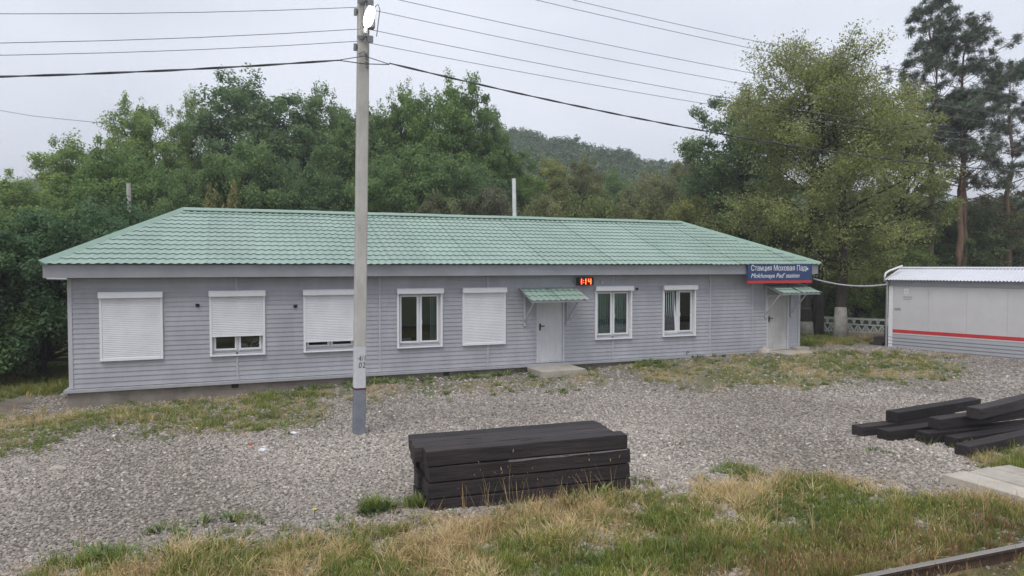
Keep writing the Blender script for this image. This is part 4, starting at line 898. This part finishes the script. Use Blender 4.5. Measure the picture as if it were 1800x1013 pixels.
TR = [
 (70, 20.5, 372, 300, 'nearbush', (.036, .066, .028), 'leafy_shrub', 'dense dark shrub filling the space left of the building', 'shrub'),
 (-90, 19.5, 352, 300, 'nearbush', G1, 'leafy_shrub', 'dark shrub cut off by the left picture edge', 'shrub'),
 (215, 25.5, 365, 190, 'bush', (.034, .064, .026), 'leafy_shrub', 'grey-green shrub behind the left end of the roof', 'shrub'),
 (50, 31, 318, 200, 'dome', G3, 'leafy_tree', 'low bright green tree above the dark shrub at far left', 'tree'),
 (150, 36, 248, 190, 'broad', G3, 'leafy_tree', 'pale green tree with bare twigs, leftmost tall tree', 'tree'),
 (262, 38, 185, 150, 'tall', G3, 'leafy_tree', 'light green tree left of the tall dark crown', 'tree'),
 (340, 41, 166, 90, 'airy', (.085, .12, .035), 'leafy_tree', 'thin pale tree showing sky against the tall dark crown', 'tree'),
 (235, 33, 265, 210, 'dome', G4, 'leafy_tree', 'rounded mid-green tree behind the left concrete pole', 'tree'),
 (330, 32, 300, 150, 'dome', G1, 'leafy_tree', 'dark green tree above the left end of the ridge', 'tree'),
 (460, 42, 146, 250, 'broad', G2, 'leafy_tree', 'tallest broad dark green tree left of the lamp post', 'tree'),
 (565, 44, 168, 160, 'broad', G1, 'leafy_tree', 'dark tree with tufted top just left of the lamp post', 'tree'),
 (430, 33, 255, 190, 'dome', G1, 'leafy_tree', 'rounded tree in front of the tallest dark crown', 'tree'),
 (525, 33, 285, 170, 'dome', DG, 'leafy_tree', 'very dark low tree over the ridge left of the lamp post', 'tree'),
 (630, 39, 190, 170, 'maple', G1, 'leafy_tree', 'dark tree directly behind the lamp post', 'tree'),
 (705, 40, 160, 150, 'maple', G4, 'leafy_tree', 'tall tufted green tree just right of the lamp post', 'tree'),
 (795, 40, 148, 165, 'maple', G4, 'leafy_tree', 'tallest tufted green tree right of the lamp post', 'tree'),
 (850, 42, 200, 110, 'tall', G1, 'leafy_tree', 'green tree stepping down right of the tallest tufted one', 'tree'),
 (720, 34, 262, 210, 'dome', G1, 'leafy_tree', 'broad shaded tree low right of the lamp post', 'tree'),
 (895, 43, 248, 130, 'broad', G4, 'leafy_tree', 'mid-green tree left of the far wooded ridge', 'tree'),
 (830, 35, 290, 150, 'dome', G2, 'leafy_tree', 'dark rounded tree over the middle of the roof', 'tree'),
 (955, 48, 278, 110, 'airy', YG, 'leafy_tree', 'yellow-green thin tree below the far ridge', 'tree'),
 (1015, 50, 284, 105, 'broad', OL, 'leafy_tree', 'olive-brown rounded tree below the middle of the far ridge', 'tree'),
 (1085, 60, 305, 110, 'dome', G1, 'leafy_tree', 'green tree between the two olive-brown trees', 'tree'),
 (1140, 52, 302, 120, 'twiggy', (.085, .088, .04), 'leafy_tree', 'brownish thin tree left of the big yellow-green trees', 'tree'),
 (1205, 50, 278, 120, 'broad', OL, 'leafy_tree', 'olive tree touching the big yellow-green trees', 'tree'),
 (860, 33, 332, 130, 'twiggy', BR, 'dry_shrub', 'brown withering shrub beside the pale leaning pole', 'shrub'),
 (770, 32, 340, 110, 'twiggy', (.066, .072, .036), 'dry_shrub', 'brown-green thin shrub left of the withering one', 'shrub'),
 (955, 34, 345, 120, 'twiggy', OL, 'dry_shrub', 'olive shrub right of the pale leaning pole', 'shrub'),
 (1040, 36, 345, 130, 'bush', (.07, .085, .03), 'leafy_shrub', 'green-olive shrub over the right half of the ridge', 'shrub'),
 (1125, 37, 350, 130, 'bush', OL, 'leafy_shrub', 'olive shrub over the right end of the ridge', 'shrub'),
 (1205, 36, 345, 130, 'twiggy', (.09, .10, .032), 'leafy_shrub', 'thin yellowish shrub beyond the right hip of the roof', 'shrub'),
 (375, 30, 325, 34, 'sapling', YE, 'yellow_sapling', 'small yellow sapling over the ridge, left one of two', 'sapling'),
 (410, 30, 318, 36, 'sapling', (.105, .10, .035), 'yellow_sapling', 'small orange-yellow sapling over the ridge, right one of two', 'sapling'),
 (1300, 37, 172, 200, 'broad', (.058, .086, .036), 'leafy_tree', 'dark dense tree behind the left side of the big yellow-green tree', 'tree'),
 (1585, 35.5, 150, 170, 'airy', (.085, .10, .034), 'leafy_tree', 'thin yellow-green tree left of the pines', 'tree'),
 (1270, 40, 300, 150, 'dome', (.075, .085, .03), 'leafy_tree', 'dull olive tree low behind the right hip', 'tree'),
 (1350, 37, 340, 150, 'dome', (.055, .075, .024), 'leafy_tree', 'dull green tree above the station sign', 'tree'),
 (1480, 38, 380, 160, 'dome', (.05, .07, .022), 'leafy_tree', 'low dark tree behind the two thick trunks', 'tree'),
 (1560, 37, 345, 170, 'dome', (.06, .08, .022), 'leafy_tree', 'shaded green tree behind the left end of the cabin', 'tree'),
 (1660, 39, 365, 180, 'twiggy', (.042, .06, .022), 'leafy_tree', 'dark undergrowth tree behind the pine trunks', 'tree'),
 (1750, 40, 345, 190, 'twiggy', (.06, .066, .03), 'leafy_tree', 'dark leafy tree behind the right part of the cabin', 'tree'),
 (1850, 42, 300, 200, 'airy', (.055, .06, .03), 'leafy_tree', 'dark tree cut off by the right picture edge', 'tree'),
 (1510, 33.5, 455, 130, 'bush', (.07, .10, .024), 'leafy_shrub', 'green shrub right behind the white openwork fence', 'shrub'),
 (1430, 35, 470, 110, 'bush', (.05, .075, .02), 'leafy_shrub', 'green shrub between the building end and the thick trunks', 'shrub'),
 (1590, 33, 440, 120, 'bush', (.05, .07, .02), 'leafy_shrub', 'green shrub touching the left end of the cabin roof', 'shrub'),
]
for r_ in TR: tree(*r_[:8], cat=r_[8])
# two big yellow-green trees at the right, each with its own trunk
def big_tree(seed, X, D, H, r, lean_, label, twin):
    rng = np.random.default_rng(seed); rr = random.Random(seed)
    t = thing('yellow_green_tree', label, 'tree', (X, D, ground_z(X, D, False)), 0, 'trees behind the station')
    q = MB(); C = []
    mains = []
    for j in range(twin):
        a = rr.uniform(0, 6.28); P = [Vector((j * .5 - .1, j * .2, -.2))]; tilt = Vector((lean_ * (1 if j == 0 else -1.2), .02, 1)).normalized()
        for k in range(1, 9):
            tilt = (tilt + Vector((rr.uniform(-.1, .1), rr.uniform(-.1, .1), .06))).normalized(); P.append(P[-1] + tilt * H * .1)
        q.tube(P, [.3, .2, .185, .17, .15, .125, .1, .07, .03], 9); mains.append(P)
        for k in range(3, 9):
            for b_ in range(6 if k > 3 else 3):
                a = rr.uniform(0, 6.28); up = rr.uniform(.15, 1.0) if k > 4 else rr.uniform(-.1, .5); ln = r * rr.uniform(.45, 1.0) * (1 - .45 * max(0, (k - 5) / 3)); d = Vector((math.cos(a), math.sin(a), up)).normalized(); B0 = P[k] - (P[k] - P[k-1]) * rr.random(); pts = [B0]
                for s in range(5):
                    d = (d + Vector((rr.uniform(-.2, .2), rr.uniform(-.2, .2), rr.uniform(-.15, .12)))).normalized(); pts.append(pts[-1] + d * ln / 5)
                rb = .10 * (1 - k / 12); q.tube(pts, [rb * (1 - i / 5.6) for i in range(6)], 5, cap=False)
                for s in range(2, 6):
                    for w_ in range(3):
                        d2 = (d + Vector((rr.uniform(-1, 1), rr.uniform(-1, 1), rr.uniform(-.7, .8)))).normalized(); e = pts[s] + d2 * rr.uniform(.35, 1.0); q.tube([pts[s], e], [.015, .005], 3, cap=False); C.append(e); 
                        if rr.random() < .6: C.append(pts[s].lerp(e, .5))
    Vl, Tl = [], []
    for c in C:
        if rr.random() < .14: continue
        n = rr.randint(42, 78); hang = rng.uniform(0, 1, n)
        p = rng.normal(size=(n, 3)) * np.array([.24, .24, .17]) + np.array(c) + np.stack([np.zeros(n), np.zeros(n), -hang * .35], 1)
        nm = rng.normal(size=(n, 3)) * .6 + np.array([0, 0, .7]); nm /= np.linalg.norm(nm, axis=1, keepdims=True)
        v, t_ = leaves(p, nm, .115, rng, .45 + .16 * rng.normal() + .15 * rng.normal(size=n), .45, .6); Vl.append(v); Tl.append(t_)
    tm = q.mesh('trunk', M['bark']); tm.polygons.foreach_set('use_smooth', [True] * len(tm.polygons)); link('trunk', tm, t)
    MB().tube([mains[0][0] + Vector((0, 0, .1)), mains[0][0].lerp(mains[0][1], .55), mains[0][0].lerp(mains[0][1], .98)], [.312, .266, .222], 9).build('whitewash', M['whitebark'], t, smooth=True)
    cm = leaf_mesh('crown', np.concatenate(Vl), np.concatenate(Tl), M['leaf']); o = link('crown', cm, t); o.color = (.255, .285, .105, 1)
    return len(C)
nb1 = big_tree(21, 12.2, 29.2, 13.6, 4.5, -.02, 'big yellow-green tree with forked dark trunk beside the building end', 2)
nb2 = big_tree(34, 13.05, 28.0, 14.6, 4.4, .03, 'big yellow-green tree with single whitewashed trunk nearer the cabin', 1)
# pines
def pine(seed, X, D, H, label, spread=1.0, low=.38):
    rng = np.random.default_rng(seed); rr = random.Random(seed); t = thing('pine_tree', label, 'tree', (X, D, 0), 0, 'pines behind the cabin'); q = MB()
    P = [Vector((rr.uniform(-.12, .12) * k * .25, rr.uniform(-.1, .1), H * k / 10 - (.2 if k == 0 else 0))) for k in range(11)]
    q.tube(P, [.24, .2, .185, .17, .155, .14, .12, .095, .07, .045, .015], 8); Vl, Tl = [], []
    for k in range(38):
        f = low + (1 - low) * (k / 38) ** .85; i0 = min(9, int(f * 10)); s = P[i0].lerp(P[i0+1], f * 10 - i0); a = k * 2.4 + rr.uniform(-.5, .5); ln = spread * (3.1 * (1 - ((f - low) / (1 - low)) ** 1.5) + .5) * rr.uniform(.45, 1.1)
        d = Vector((math.cos(a), math.sin(a), rr.uniform(-.1, .35) + .5 * f * f)).normalized(); pts = [s]
        for j in range(4): d = (d + Vector((rr.uniform(-.18, .18), rr.uniform(-.18, .18), rr.uniform(-.04, .16)))).normalized(); pts.append(pts[-1] + d * ln / 4)
        q.tube(pts, [.05 * (1.2 - f), .04 * (1.2 - f), .03 * (1.2 - f), .018, .006], 4, cap=False)
        dead = f < low + .12 and rr.random() < .6
        for j in range(3 if rr.random() < .7 else 2, 5):
            for w_ in range(4):
                e = pts[j] + Vector((rr.uniform(-1, 1), rr.uniform(-1, 1), rr.uniform(-.1, .7))) * .5; q.tube([pts[j], e], [.012, .004], 3, cap=False)
                if dead: continue
                n = 75; dd = rng.normal(size=(n, 3)); dd /= np.linalg.norm(dd, axis=1, keepdims=True); p = np.array(e) + dd * (rng.uniform(.2, 1, n) * .30)[:, None] * np.array([1, 1, .75])
                v, t_ = leaves(p, dd[:, [1, 2, 0]], .2, rng, .42 + .12 * rng.normal() + .12 * rng.normal(size=n), .16, -.3); Vl.append(v); Tl.append(t_)
    tm = q.mesh('trunk', M['pinebark']); tm.polygons.foreach_set('use_smooth', [True] * len(tm.polygons)); link('trunk', tm, t)
    o = link('crown', leaf_mesh('crown', np.concatenate(Vl), np.concatenate(Tl), M['needle']), t); o.color = (.105, .135, .092, 1)
pine(51, 21.7, 37, 16.7, 'tall pine with narrow pointed top, leftmost of the pines', 1.05, .42)
pine(52, 23.5, 37.2, 15.4, 'broad-topped pine with reddish trunk right of the pointed pine', 1.45, .45)
pine(57, 22.9, 36.6, 11.6, 'shorter pine with slim trunk between the two taller pines', .8, .55)
pine(53, 26.8, 38.5, 13.4, 'pine at the right picture edge with drooping thin branches', 1.2, .35)
# bare branches at far left
q = MB(); rr = random.Random(11)
for k in range(7):
    d = Vector((rr.uniform(-.8, .25), rr.uniform(-.3, .3), rr.uniform(.3, 1))).normalized(); p = Vector((0, 0, 5.5)); pts = [Vector((.6, 0, 0)), Vector((.3, 0, 3)), p]
    for j in range(4): d = (d + Vector((rr.uniform(-.3, .3), rr.uniform(-.2, .2), rr.uniform(-.1, .3)))).normalized(); p = p + d * .55; pts.append(p)
    q.tube(pts, [.07, .06, .045, .03, .02, .012, .005], 4, cap=False)
o = q.build('dead_tree', M['greybark'], None); o.location = ((108 - 900) / 1250 * 35, 35, .6); tag(o, 'leafless grey branches poking out of the leftmost pale tree', 'dead tree')

# far wooded ridge: reads as one mass
def far_tree(seed):
    rng = np.random.default_rng(seed); Vl, Tl = [], []
    for c in crown_points(rng, 7.6, .4, 3.7, 60):
        n = 26; d = rng.normal(size=(n, 3)); d /= np.linalg.norm(d, axis=1, keepdims=True); p = np.array(c) + d * (rng.uniform(0, 1, n) ** .4)[:, None] * .95
        nm = d * .6 + rng.normal(size=(n, 3)) * .5 + np.array([0, 0, .7]); nm /= np.linalg.norm(nm, axis=1, keepdims=True); v, t_ = leaves(p, nm, .55, rng, .42 + .14 * rng.normal() + .14 * rng.normal(size=n), .6, .2); Vl.append(v); Tl.append(t_)
    return leaf_mesh('far_tree', np.concatenate(Vl), np.concatenate(Tl), M['farleaf'])
M['farleaf'] = leaf_mat('far_foliage', [(0, (.07, .125, .055)), (1, (.13, .17, .062)), (.6, (.09, .145, .058))], inst=True, trans=.15)
rng = random.Random(77); pts = []; rots = []; scl = []; pick = []; tint = []
for i in range(2300):
    D = rng.uniform(60, 205); x = rng.uniform(-.86, .86) * D
    if D < 95 and rng.random() < .3: continue
    pts.append((x, D, ground_z(x, D) - .6)); rots.append((0, 0, rng.uniform(0, 6.28))); scl.append(rng.uniform(.6, 1.0)); pick.append(rng.randrange(4)); tint.append(max(0, min(1, .4 + .5 * nz2(x, D, .03) + rng.gauss(0, .18))))
scatter('far_wood', pts, rots, scl, pick, tint, [far_tree(90 + i) for i in range(4)], 'dark wooded ridge rising far behind the station', 'wood')

# ------------------------------------------------------------------ haze volume added to lift the dark trees, standing in for window glare
hz = MB().box(-2900, 2900, -700, 2900, -4, 62).build('haze', (), None); tag(hz, 'thin pale haze added over the whole place to lift the dark trees', 'haze', kind='stuff')
hm = bpy.data.materials.new('lift_haze'); hm.use_nodes = True; ht = hm.node_tree; ht.nodes.clear(); ho = N(ht, 'ShaderNodeOutputMaterial'); hv = N(ht, 'ShaderNodeVolumePrincipled')
hv.inputs['Color'].default_value = (.93, .95, 1, 1); hv.inputs['Density'].default_value = .0015; hv.inputs['Density Attribute'].default_value = ''; hv.inputs['Anisotropy'].default_value = .2; ht.links.new(hv.outputs[0], ho.inputs['Volume']); hz.data.materials.clear(); hz.data.materials.append(hm)
# ------------------------------------------------------------------ gravel
def inst_mat(name, stops, rough=.9, bump=.4):
    m = bpy.data.materials.new(name); m.use_nodes = True; t = m.node_tree; b = t.nodes['Principled BSDF']; l = t.links.new
    ai = N(t, 'ShaderNodeAttribute', attribute_name='tint', attribute_type='INSTANCER'); r = N(t, 'ShaderNodeValToRGB'); e = r.color_ramp.elements
    for i, (p, c) in enumerate(stops):
        q = e[i] if i < 2 else e.new(p)
        q.position = p; q.color = (*c, 1)
    l(ai.outputs['Fac'], r.inputs[0]); l(r.outputs[0], b.inputs['Base Color']); b.inputs['Roughness'].default_value = rough; b.inputs['Specular IOR Level'].default_value = .2; return m
M['gravel'] = inst_mat('crushed_stone', [(0, (.13, .112, .10)), (1, (.74, .69, .63)), (.35, (.28, .25, .22)), (.6, (.385, .34, .30)), (.85, (.50, .46, .42))])
def stone(seed):
    rr = random.Random(seed); bm = bmesh.new(); bmesh.ops.create_icosphere(bm, subdivisions=1, radius=1)
    s = (rr.uniform(.85, 1.3), rr.uniform(.65, .95), rr.uniform(.45, .7))
    for v in bm.verts: k = rr.uniform(.72, 1.22); v.co = Vector((v.co.x * s[0] * k, v.co.y * s[1] * k, v.co.z * s[2] * k))
    me = bpy.data.meshes.new('stone'); bm.to_mesh(me); bm.free(); me.materials.append(M['gravel']); return me
rng = random.Random(5); pts = []; rots = []; scl = []; pick = []; tint = []
mcache = {}
def mk(x, y):
    k = (int(x * 6), int(y * 6))
    if k not in mcache: mcache[k] = masks(x, y)
    return mcache[k]
def in_view(x, y, m_=1.2): return abs(x) < y * .72 + m_
def blocked(x, y):
    u, v = uv(x, y); return -.05 < u < LEN + .05 and v > -.07 and v < DEP
def try_gravel(n, y0, y1, size, xmax=20):
    for i in range(n):
        y = rng.uniform(y0, y1); x = rng.uniform(-y * .72 - 1.5, min(xmax, y * .72 + 1.5))
        if blocked(x, y): continue
        u, v = uv(x, y)
        if u < -1 and v > -.6: continue
        if v > 1 and u > 21: continue
        g_, d_, e_ = mk(x, y)
        keep = (1 - .93 * g_) * (1 - .75 * e_)
        if rng.random() > keep: continue
        s = size * rng.uniform(.55, 1.35) * (1.6 if rng.random() < .006 else 1)
        pts.append((x, y, ground_z(x, y) + s * .18)); rots.append((rng.uniform(-.5, .5), rng.uniform(-.5, .5), rng.uniform(0, 6.28))); scl.append(s); pick.append(rng.randrange(10))
        tint.append(max(0, min(1, rng.gauss(.47, .18) + .2 * nz2(x, y, .3, 5))))
try_gravel(95000, 6.6, 11.5, .0235); try_gravel(90000, 11.5, 17, .026); try_gravel(52000, 17, 25, .031)
scatter('gravel', pts, rots, scl, pick, tint, [stone(i) for i in range(10)], 'grey crushed stone covering the station yard', 'gravel')

# ------------------------------------------------------------------ grass and weeds
def tuft(seed, n, h, spread, lean_, wid, curl, heads=0, m=None, broad=False):
    rr = random.Random(seed); v = []; f = []; tone = []
    for b in range(n):
        a = rr.uniform(0, 6.28); r0 = spread * math.sqrt(rr.random()); x, y = r0 * math.cos(a), r0 * math.sin(a); a2 = a + rr.gauss(0, .9); hh = h * rr.uniform(.45, 1.2); ln = lean_ * rr.uniform(.3, 1.5); ww = wid * rr.uniform(.7, 1.3); tn = min(1, max(0, rr.gauss(.48, .2)))
        dx, dy = math.cos(a2), math.sin(a2); px, py = -dy, dx; o = len(v); seg = 4; tilt = ln; cx, cy, cz = x, y, -.01
        for k in range(seg + 1):
            t_ = k / seg; w_ = ww * ((1 - t_ ** 1.6) if not broad else math.sin(math.pi * (.12 + .88 * t_)) ) * .5 + (.0006)
            v += [(cx + px * w_, cy + py * w_, cz), (cx - px * w_, cy - py * w_, cz)]; tone += [tn, tn]
            if k < seg: f.append((o + 2*k, o + 2*k + 1, o + 2*k + 3, o + 2*k + 2))
            st = hh / seg; cx += dx * math.sin(tilt) * st; cy += dy * math.sin(tilt) * st; cz += math.cos(tilt) * st; tilt = min(2.1, tilt + curl * rr.uniform(.5, 1.4))
        if b < heads:
            o = len(v)
            for s in range(6):
                q = (cx + dx * .008 * s * math.sin(tilt), cy + dy * .008 * s * math.sin(tilt), cz - .01 + .008 * s * math.cos(tilt)); w2 = .0032 * math.sin(math.pi * (s + .7) / 6.4); v += [(q[0] + px * w2, q[1] + py * w2, q[2]), (q[0] - px * w2, q[1] - py * w2, q[2])]; tone += [.85, .85]
                if s < 5: f.append((o + 2*s, o + 2*s + 1, o + 2*s + 3, o + 2*s + 2))
    me = bpy.data.meshes.new('tuft'); me.from_pydata(v, [], f); a = me.attributes.new('tone', 'FLOAT', 'POINT'); a.data.foreach_set('value', tone); me.materials.append(m); return me
GREEN = [(0, (.11, .17, .035)), (1, (.36, .35, .09)), (.5, (.21, .26, .055))]
STRAW = [(0, (.33, .23, .10)), (1, (.72, .58, .33)), (.5, (.54, .41, .20))]
REDD = [(0, (.25, .15, .075)), (1, (.36, .28, .13)), (.5, (.29, .205, .09))]
M['green'] = leaf_mat('green_grass_blade', GREEN, inst=True, trans=.25, vmin=.6, vmax=1.4); M['straw'] = leaf_mat('dry_grass_blade', STRAW, inst=True, trans=.15, vmin=.6, vmax=1.4); M['redg'] = leaf_mat('reddish_stem', REDD, inst=True, trans=.15, vmin=.6, vmax=1.4); M['weed'] = leaf_mat('weed_leaf', [(0, (.085, .13, .045)), (1, (.19, .235, .08)), (.5, (.13, .18, .06))], inst=True, trans=.2)
gp = [tuft(100 + i, 30, .15, .07, .3, .006, .14, heads=1, m=M['green']) for i in range(6)]
sp = [tuft(200 + i, 34, .27, .12, 1.35, .006, .12, m=M['straw']) for i in range(4)] + [tuft(210 + i, 22, .17, .08, .45, .0048, .18, heads=3, m=M['straw']) for i in range(3)]
rp = [tuft(300 + i, 24, .17, .08, .22, .004, .06, heads=4, m=M['redg']) for i in range(5)]
wp = [tuft(400 + i, 30, .14, .09, .75, .022, .2, m=M['weed'], broad=True) for i in range(5)]
def blank(): return dict(p=[], r=[], s=[], k=[], t=[])
gs, ss, rs, ws = blank(), blank(), blank(), blank()
def put(d, x, y, s, k, t_, tilt=.15): d['p'].append((x, y, ground_z(x, y) - .004)); d['r'].append((rng.gauss(0, tilt), rng.gauss(0, tilt), rng.uniform(0, 6.28))); d['s'].append(s); d['k'].append(k); d['t'].append(max(0, min(1, t_)))
stack_poly = [S0 - sv * .02, S0 + su * 2.8 - sv * .02, S0 + su * 2.8 + sv * 1.0, S0 + sv * 1.0]; stack_poly = [(p.x, p.y) for p in stack_poly]
slab_poly = [(p.x, p.y) for p in (C0, C0 + eu * 1.42, C0 + eu * 1.42 + ev * 2.6, C0 + ev * 2.6)]
def railv(x, y): return (Vector((x, y, 0)) - Vector((3.3, 6.8, 0))).dot(Vector((-math.sin(R(20.6)), math.cos(R(20.6)), 0)))
def grass_try(n, y0, y1, size, x0=None, x1=None):
    for i in range(n):
        y = rng.uniform(y0, y1); x = rng.uniform(-y * .72 - 1.0 if x0 is None else x0, y * .72 + 1.0 if x1 is None else x1)
        if not in_view(x, y) or blocked(x, y): continue
        g_, d_, e_ = mk(x, y); rv = railv(x, y)
        if abs(rv) < .09 and x > -1: continue
        if rng.random() > g_ ** 1.3 * (1 - .7 * e_) or poly_d(x, y, stack_poly) > -.02 or poly_d(x, y, slab_poly) > -.02: continue
        red = smooth(1.5, .25, rv) * smooth(.2, 2.2, x) if y < 10 else 0
        if rv < 0 and x > 2.5 and rng.random() < .65: continue
        t_ = .5 + .5 * nz2(x, y, 1.3, 4) + rng.gauss(0, .18); s = size * rng.uniform(.6, 1.3) * (1 + .35 * nz2(x, y, 1.1, 9))
        if rng.random() < red * .6: put(rs, x, y, s * 1.0, rng.randrange(5), t_); continue
        if rng.random() < d_ * .95: put(ss, x, y, s, rng.randrange(7), t_, .3)
        elif rng.random() < .14: put(ws, x, y, s * .8, rng.randrange(5), t_)
        else: put(gs, x, y, s, rng.randrange(6), t_)
grass_try(17000, 6.4, 11.6, .82); grass_try(9000, 11, 18.5, .72, -14, -3); grass_try(7000, 17, 24.5, .7, 2, 16); grass_try(3500, 16, 21, .7, -6, 4); grass_try(6000, 17, 30, 1.0, -19, -10.5); grass_try(4500, 23, 32, 1.0, 9, 17); grass_try(3000, 10, 13.5, .9, 6.5, 11)
# weeds along the plinth and single plants on the gravel
for i in range(170):
    u_ = rng.choice([rng.gauss(6.2, 1.0), rng.gauss(9.6, .9), rng.uniform(3, 19), rng.gauss(15.2, .3)]); p = P0 + U * u_ - V * (.12 + abs(rng.gauss(0, .35))); put(ws, p.x, p.y, rng.uniform(.6, 1.3), rng.randrange(5), rng.random(), .2)
for px_, py_, n, s, sp_ in ((655, 900, 20, 1.5, .07), (735, 893, 16, 1.1, .13), (1290, 832, 26, .9, .16), (1320, 835, 10, .7, .12), (430, 920, 6, 1, .1), (320, 945, 12, 1, .3), (700, 900, 6, .8, .2), (1720, 790, 26, 1.3, .3), (1560, 800, 6, .6, .15), (160, 1000, 30, 1.2, .25), (1000, 862, 26, 1.5, .4), (1040, 858, 14, 1.5, .3), (500, 760, 8, .8, .3), (250, 770, 8, .8, .4), (980, 695, 16, .9, .4), (860, 690, 14, .9, .5), (1140, 650, 14, 1.2, .35)):
    D = 3.1 * 1250 / (py_ - 467); x = (px_ - 900) / 1250 * D
    for k in range(n): put(gs if k % 3 else ws, x + rng.gauss(0, sp_), D + rng.gauss(0, sp_), s * rng.uniform(.6, 1.2), rng.randrange(5), rng.uniform(.1, .7))
# tall seed stems before the sleeper stack
tp = [tuft(500 + i, 5, .5, .05, .25, .004, .10, heads=5, m=M['straw']) for i in range(4)]
ts = blank()
for a_ in (.45, .62, .75, .95, 1.05, 1.15, 1.3, 1.55, 1.75, 2.1, 2.2, 2.45): p = S0 + su * (a_ + rng.gauss(0, .05)) - sv * rng.uniform(.05, .25); put(ts, p.x, p.y, rng.uniform(.6, 1.15), rng.randrange(4), rng.uniform(.1, .6))
for i in range(60): x = rng.uniform(1.6, 6); y = rng.uniform(7.8, interp(x, FORE)); put(ts, x, y, rng.uniform(.5, .9), rng.randrange(4), rng.random())
for nm, d, pr, lab, cat in (('green_grass', gs, gp, 'green grass tufts growing along the track and in the yard', 'grass'), ('dry_grass', ss, sp, 'straw-coloured dry grass lying along the gravel edge', 'grass'), ('reddish_grass', rs, rp, 'thin reddish-brown grass stems beside the rail', 'grass'), ('weeds', ws, wp, 'broad-leaved low weeds scattered through grass and gravel', 'weeds'), ('seed_stems', ts, tp, 'tall thin seeding grass stems before the sleeper stack', 'grass')):
    scatter(nm, d['p'], d['r'], d['s'], d['k'], d['t'], pr, lab, cat)
# fallen litter and bits on the gravel
def at_px(px_, py_): D = 3.1 * 1250 / (py_ - 467); x = (px_ - 900) / 1250 * D; return (x, D, ground_z(x, D) + .02)
M['brick'] = mat('brick_red', (.36, .12, .07), .9, .2, 8)
rock('stone', 'larger pale brown stone on the gravel at far left', 'stone', at_px(95, 830), (.13, .08, .06), M['slab'], 2)
rock('brick_fragment', 'orange brick fragment on the gravel left of the post', 'brick', at_px(437, 784), (.06, .04, .03), M['brick'], 3)
rock('white_stone', 'white stone on the gravel near the orange fragment', 'stone', at_px(458, 796), (.07, .05, .035), M['lime'], 5)
q = MB(); q.box(-.07, .07, -.03, .03, 0, .03); o = q.build('white_scrap', M['signwhite'], None, bevel=.006); o.location = at_px(514, 767); o.rotation_euler = (.1, 0, -.7); tag(o, 'bright white scrap lying on the gravel left of the post', 'scrap')
f_ = thing('yellow_flower', 'small yellow flower at the edge of the grass left of the stack', 'flower', at_px(548, 921)); MB().tube([(0, 0, -.03), (.01, 0, .12)], .004, 4).build('stem', M['weed'], f_)
M['petal'] = mat('yellow_petal', (.75, .62, .03), .6); q = MB(); [q.add([(.01, 0, .12), (.01 + .022 * math.cos(a - .3), .022 * math.sin(a - .3), .128), (.01 + .034 * math.cos(a), .034 * math.sin(a), .126), (.01 + .022 * math.cos(a + .3), .022 * math.sin(a + .3), .128)], [(0, 1, 2, 3)]) for a in np.linspace(0, 6.28, 9)[:-1]]; q.build('petals', M['petal'], f_)
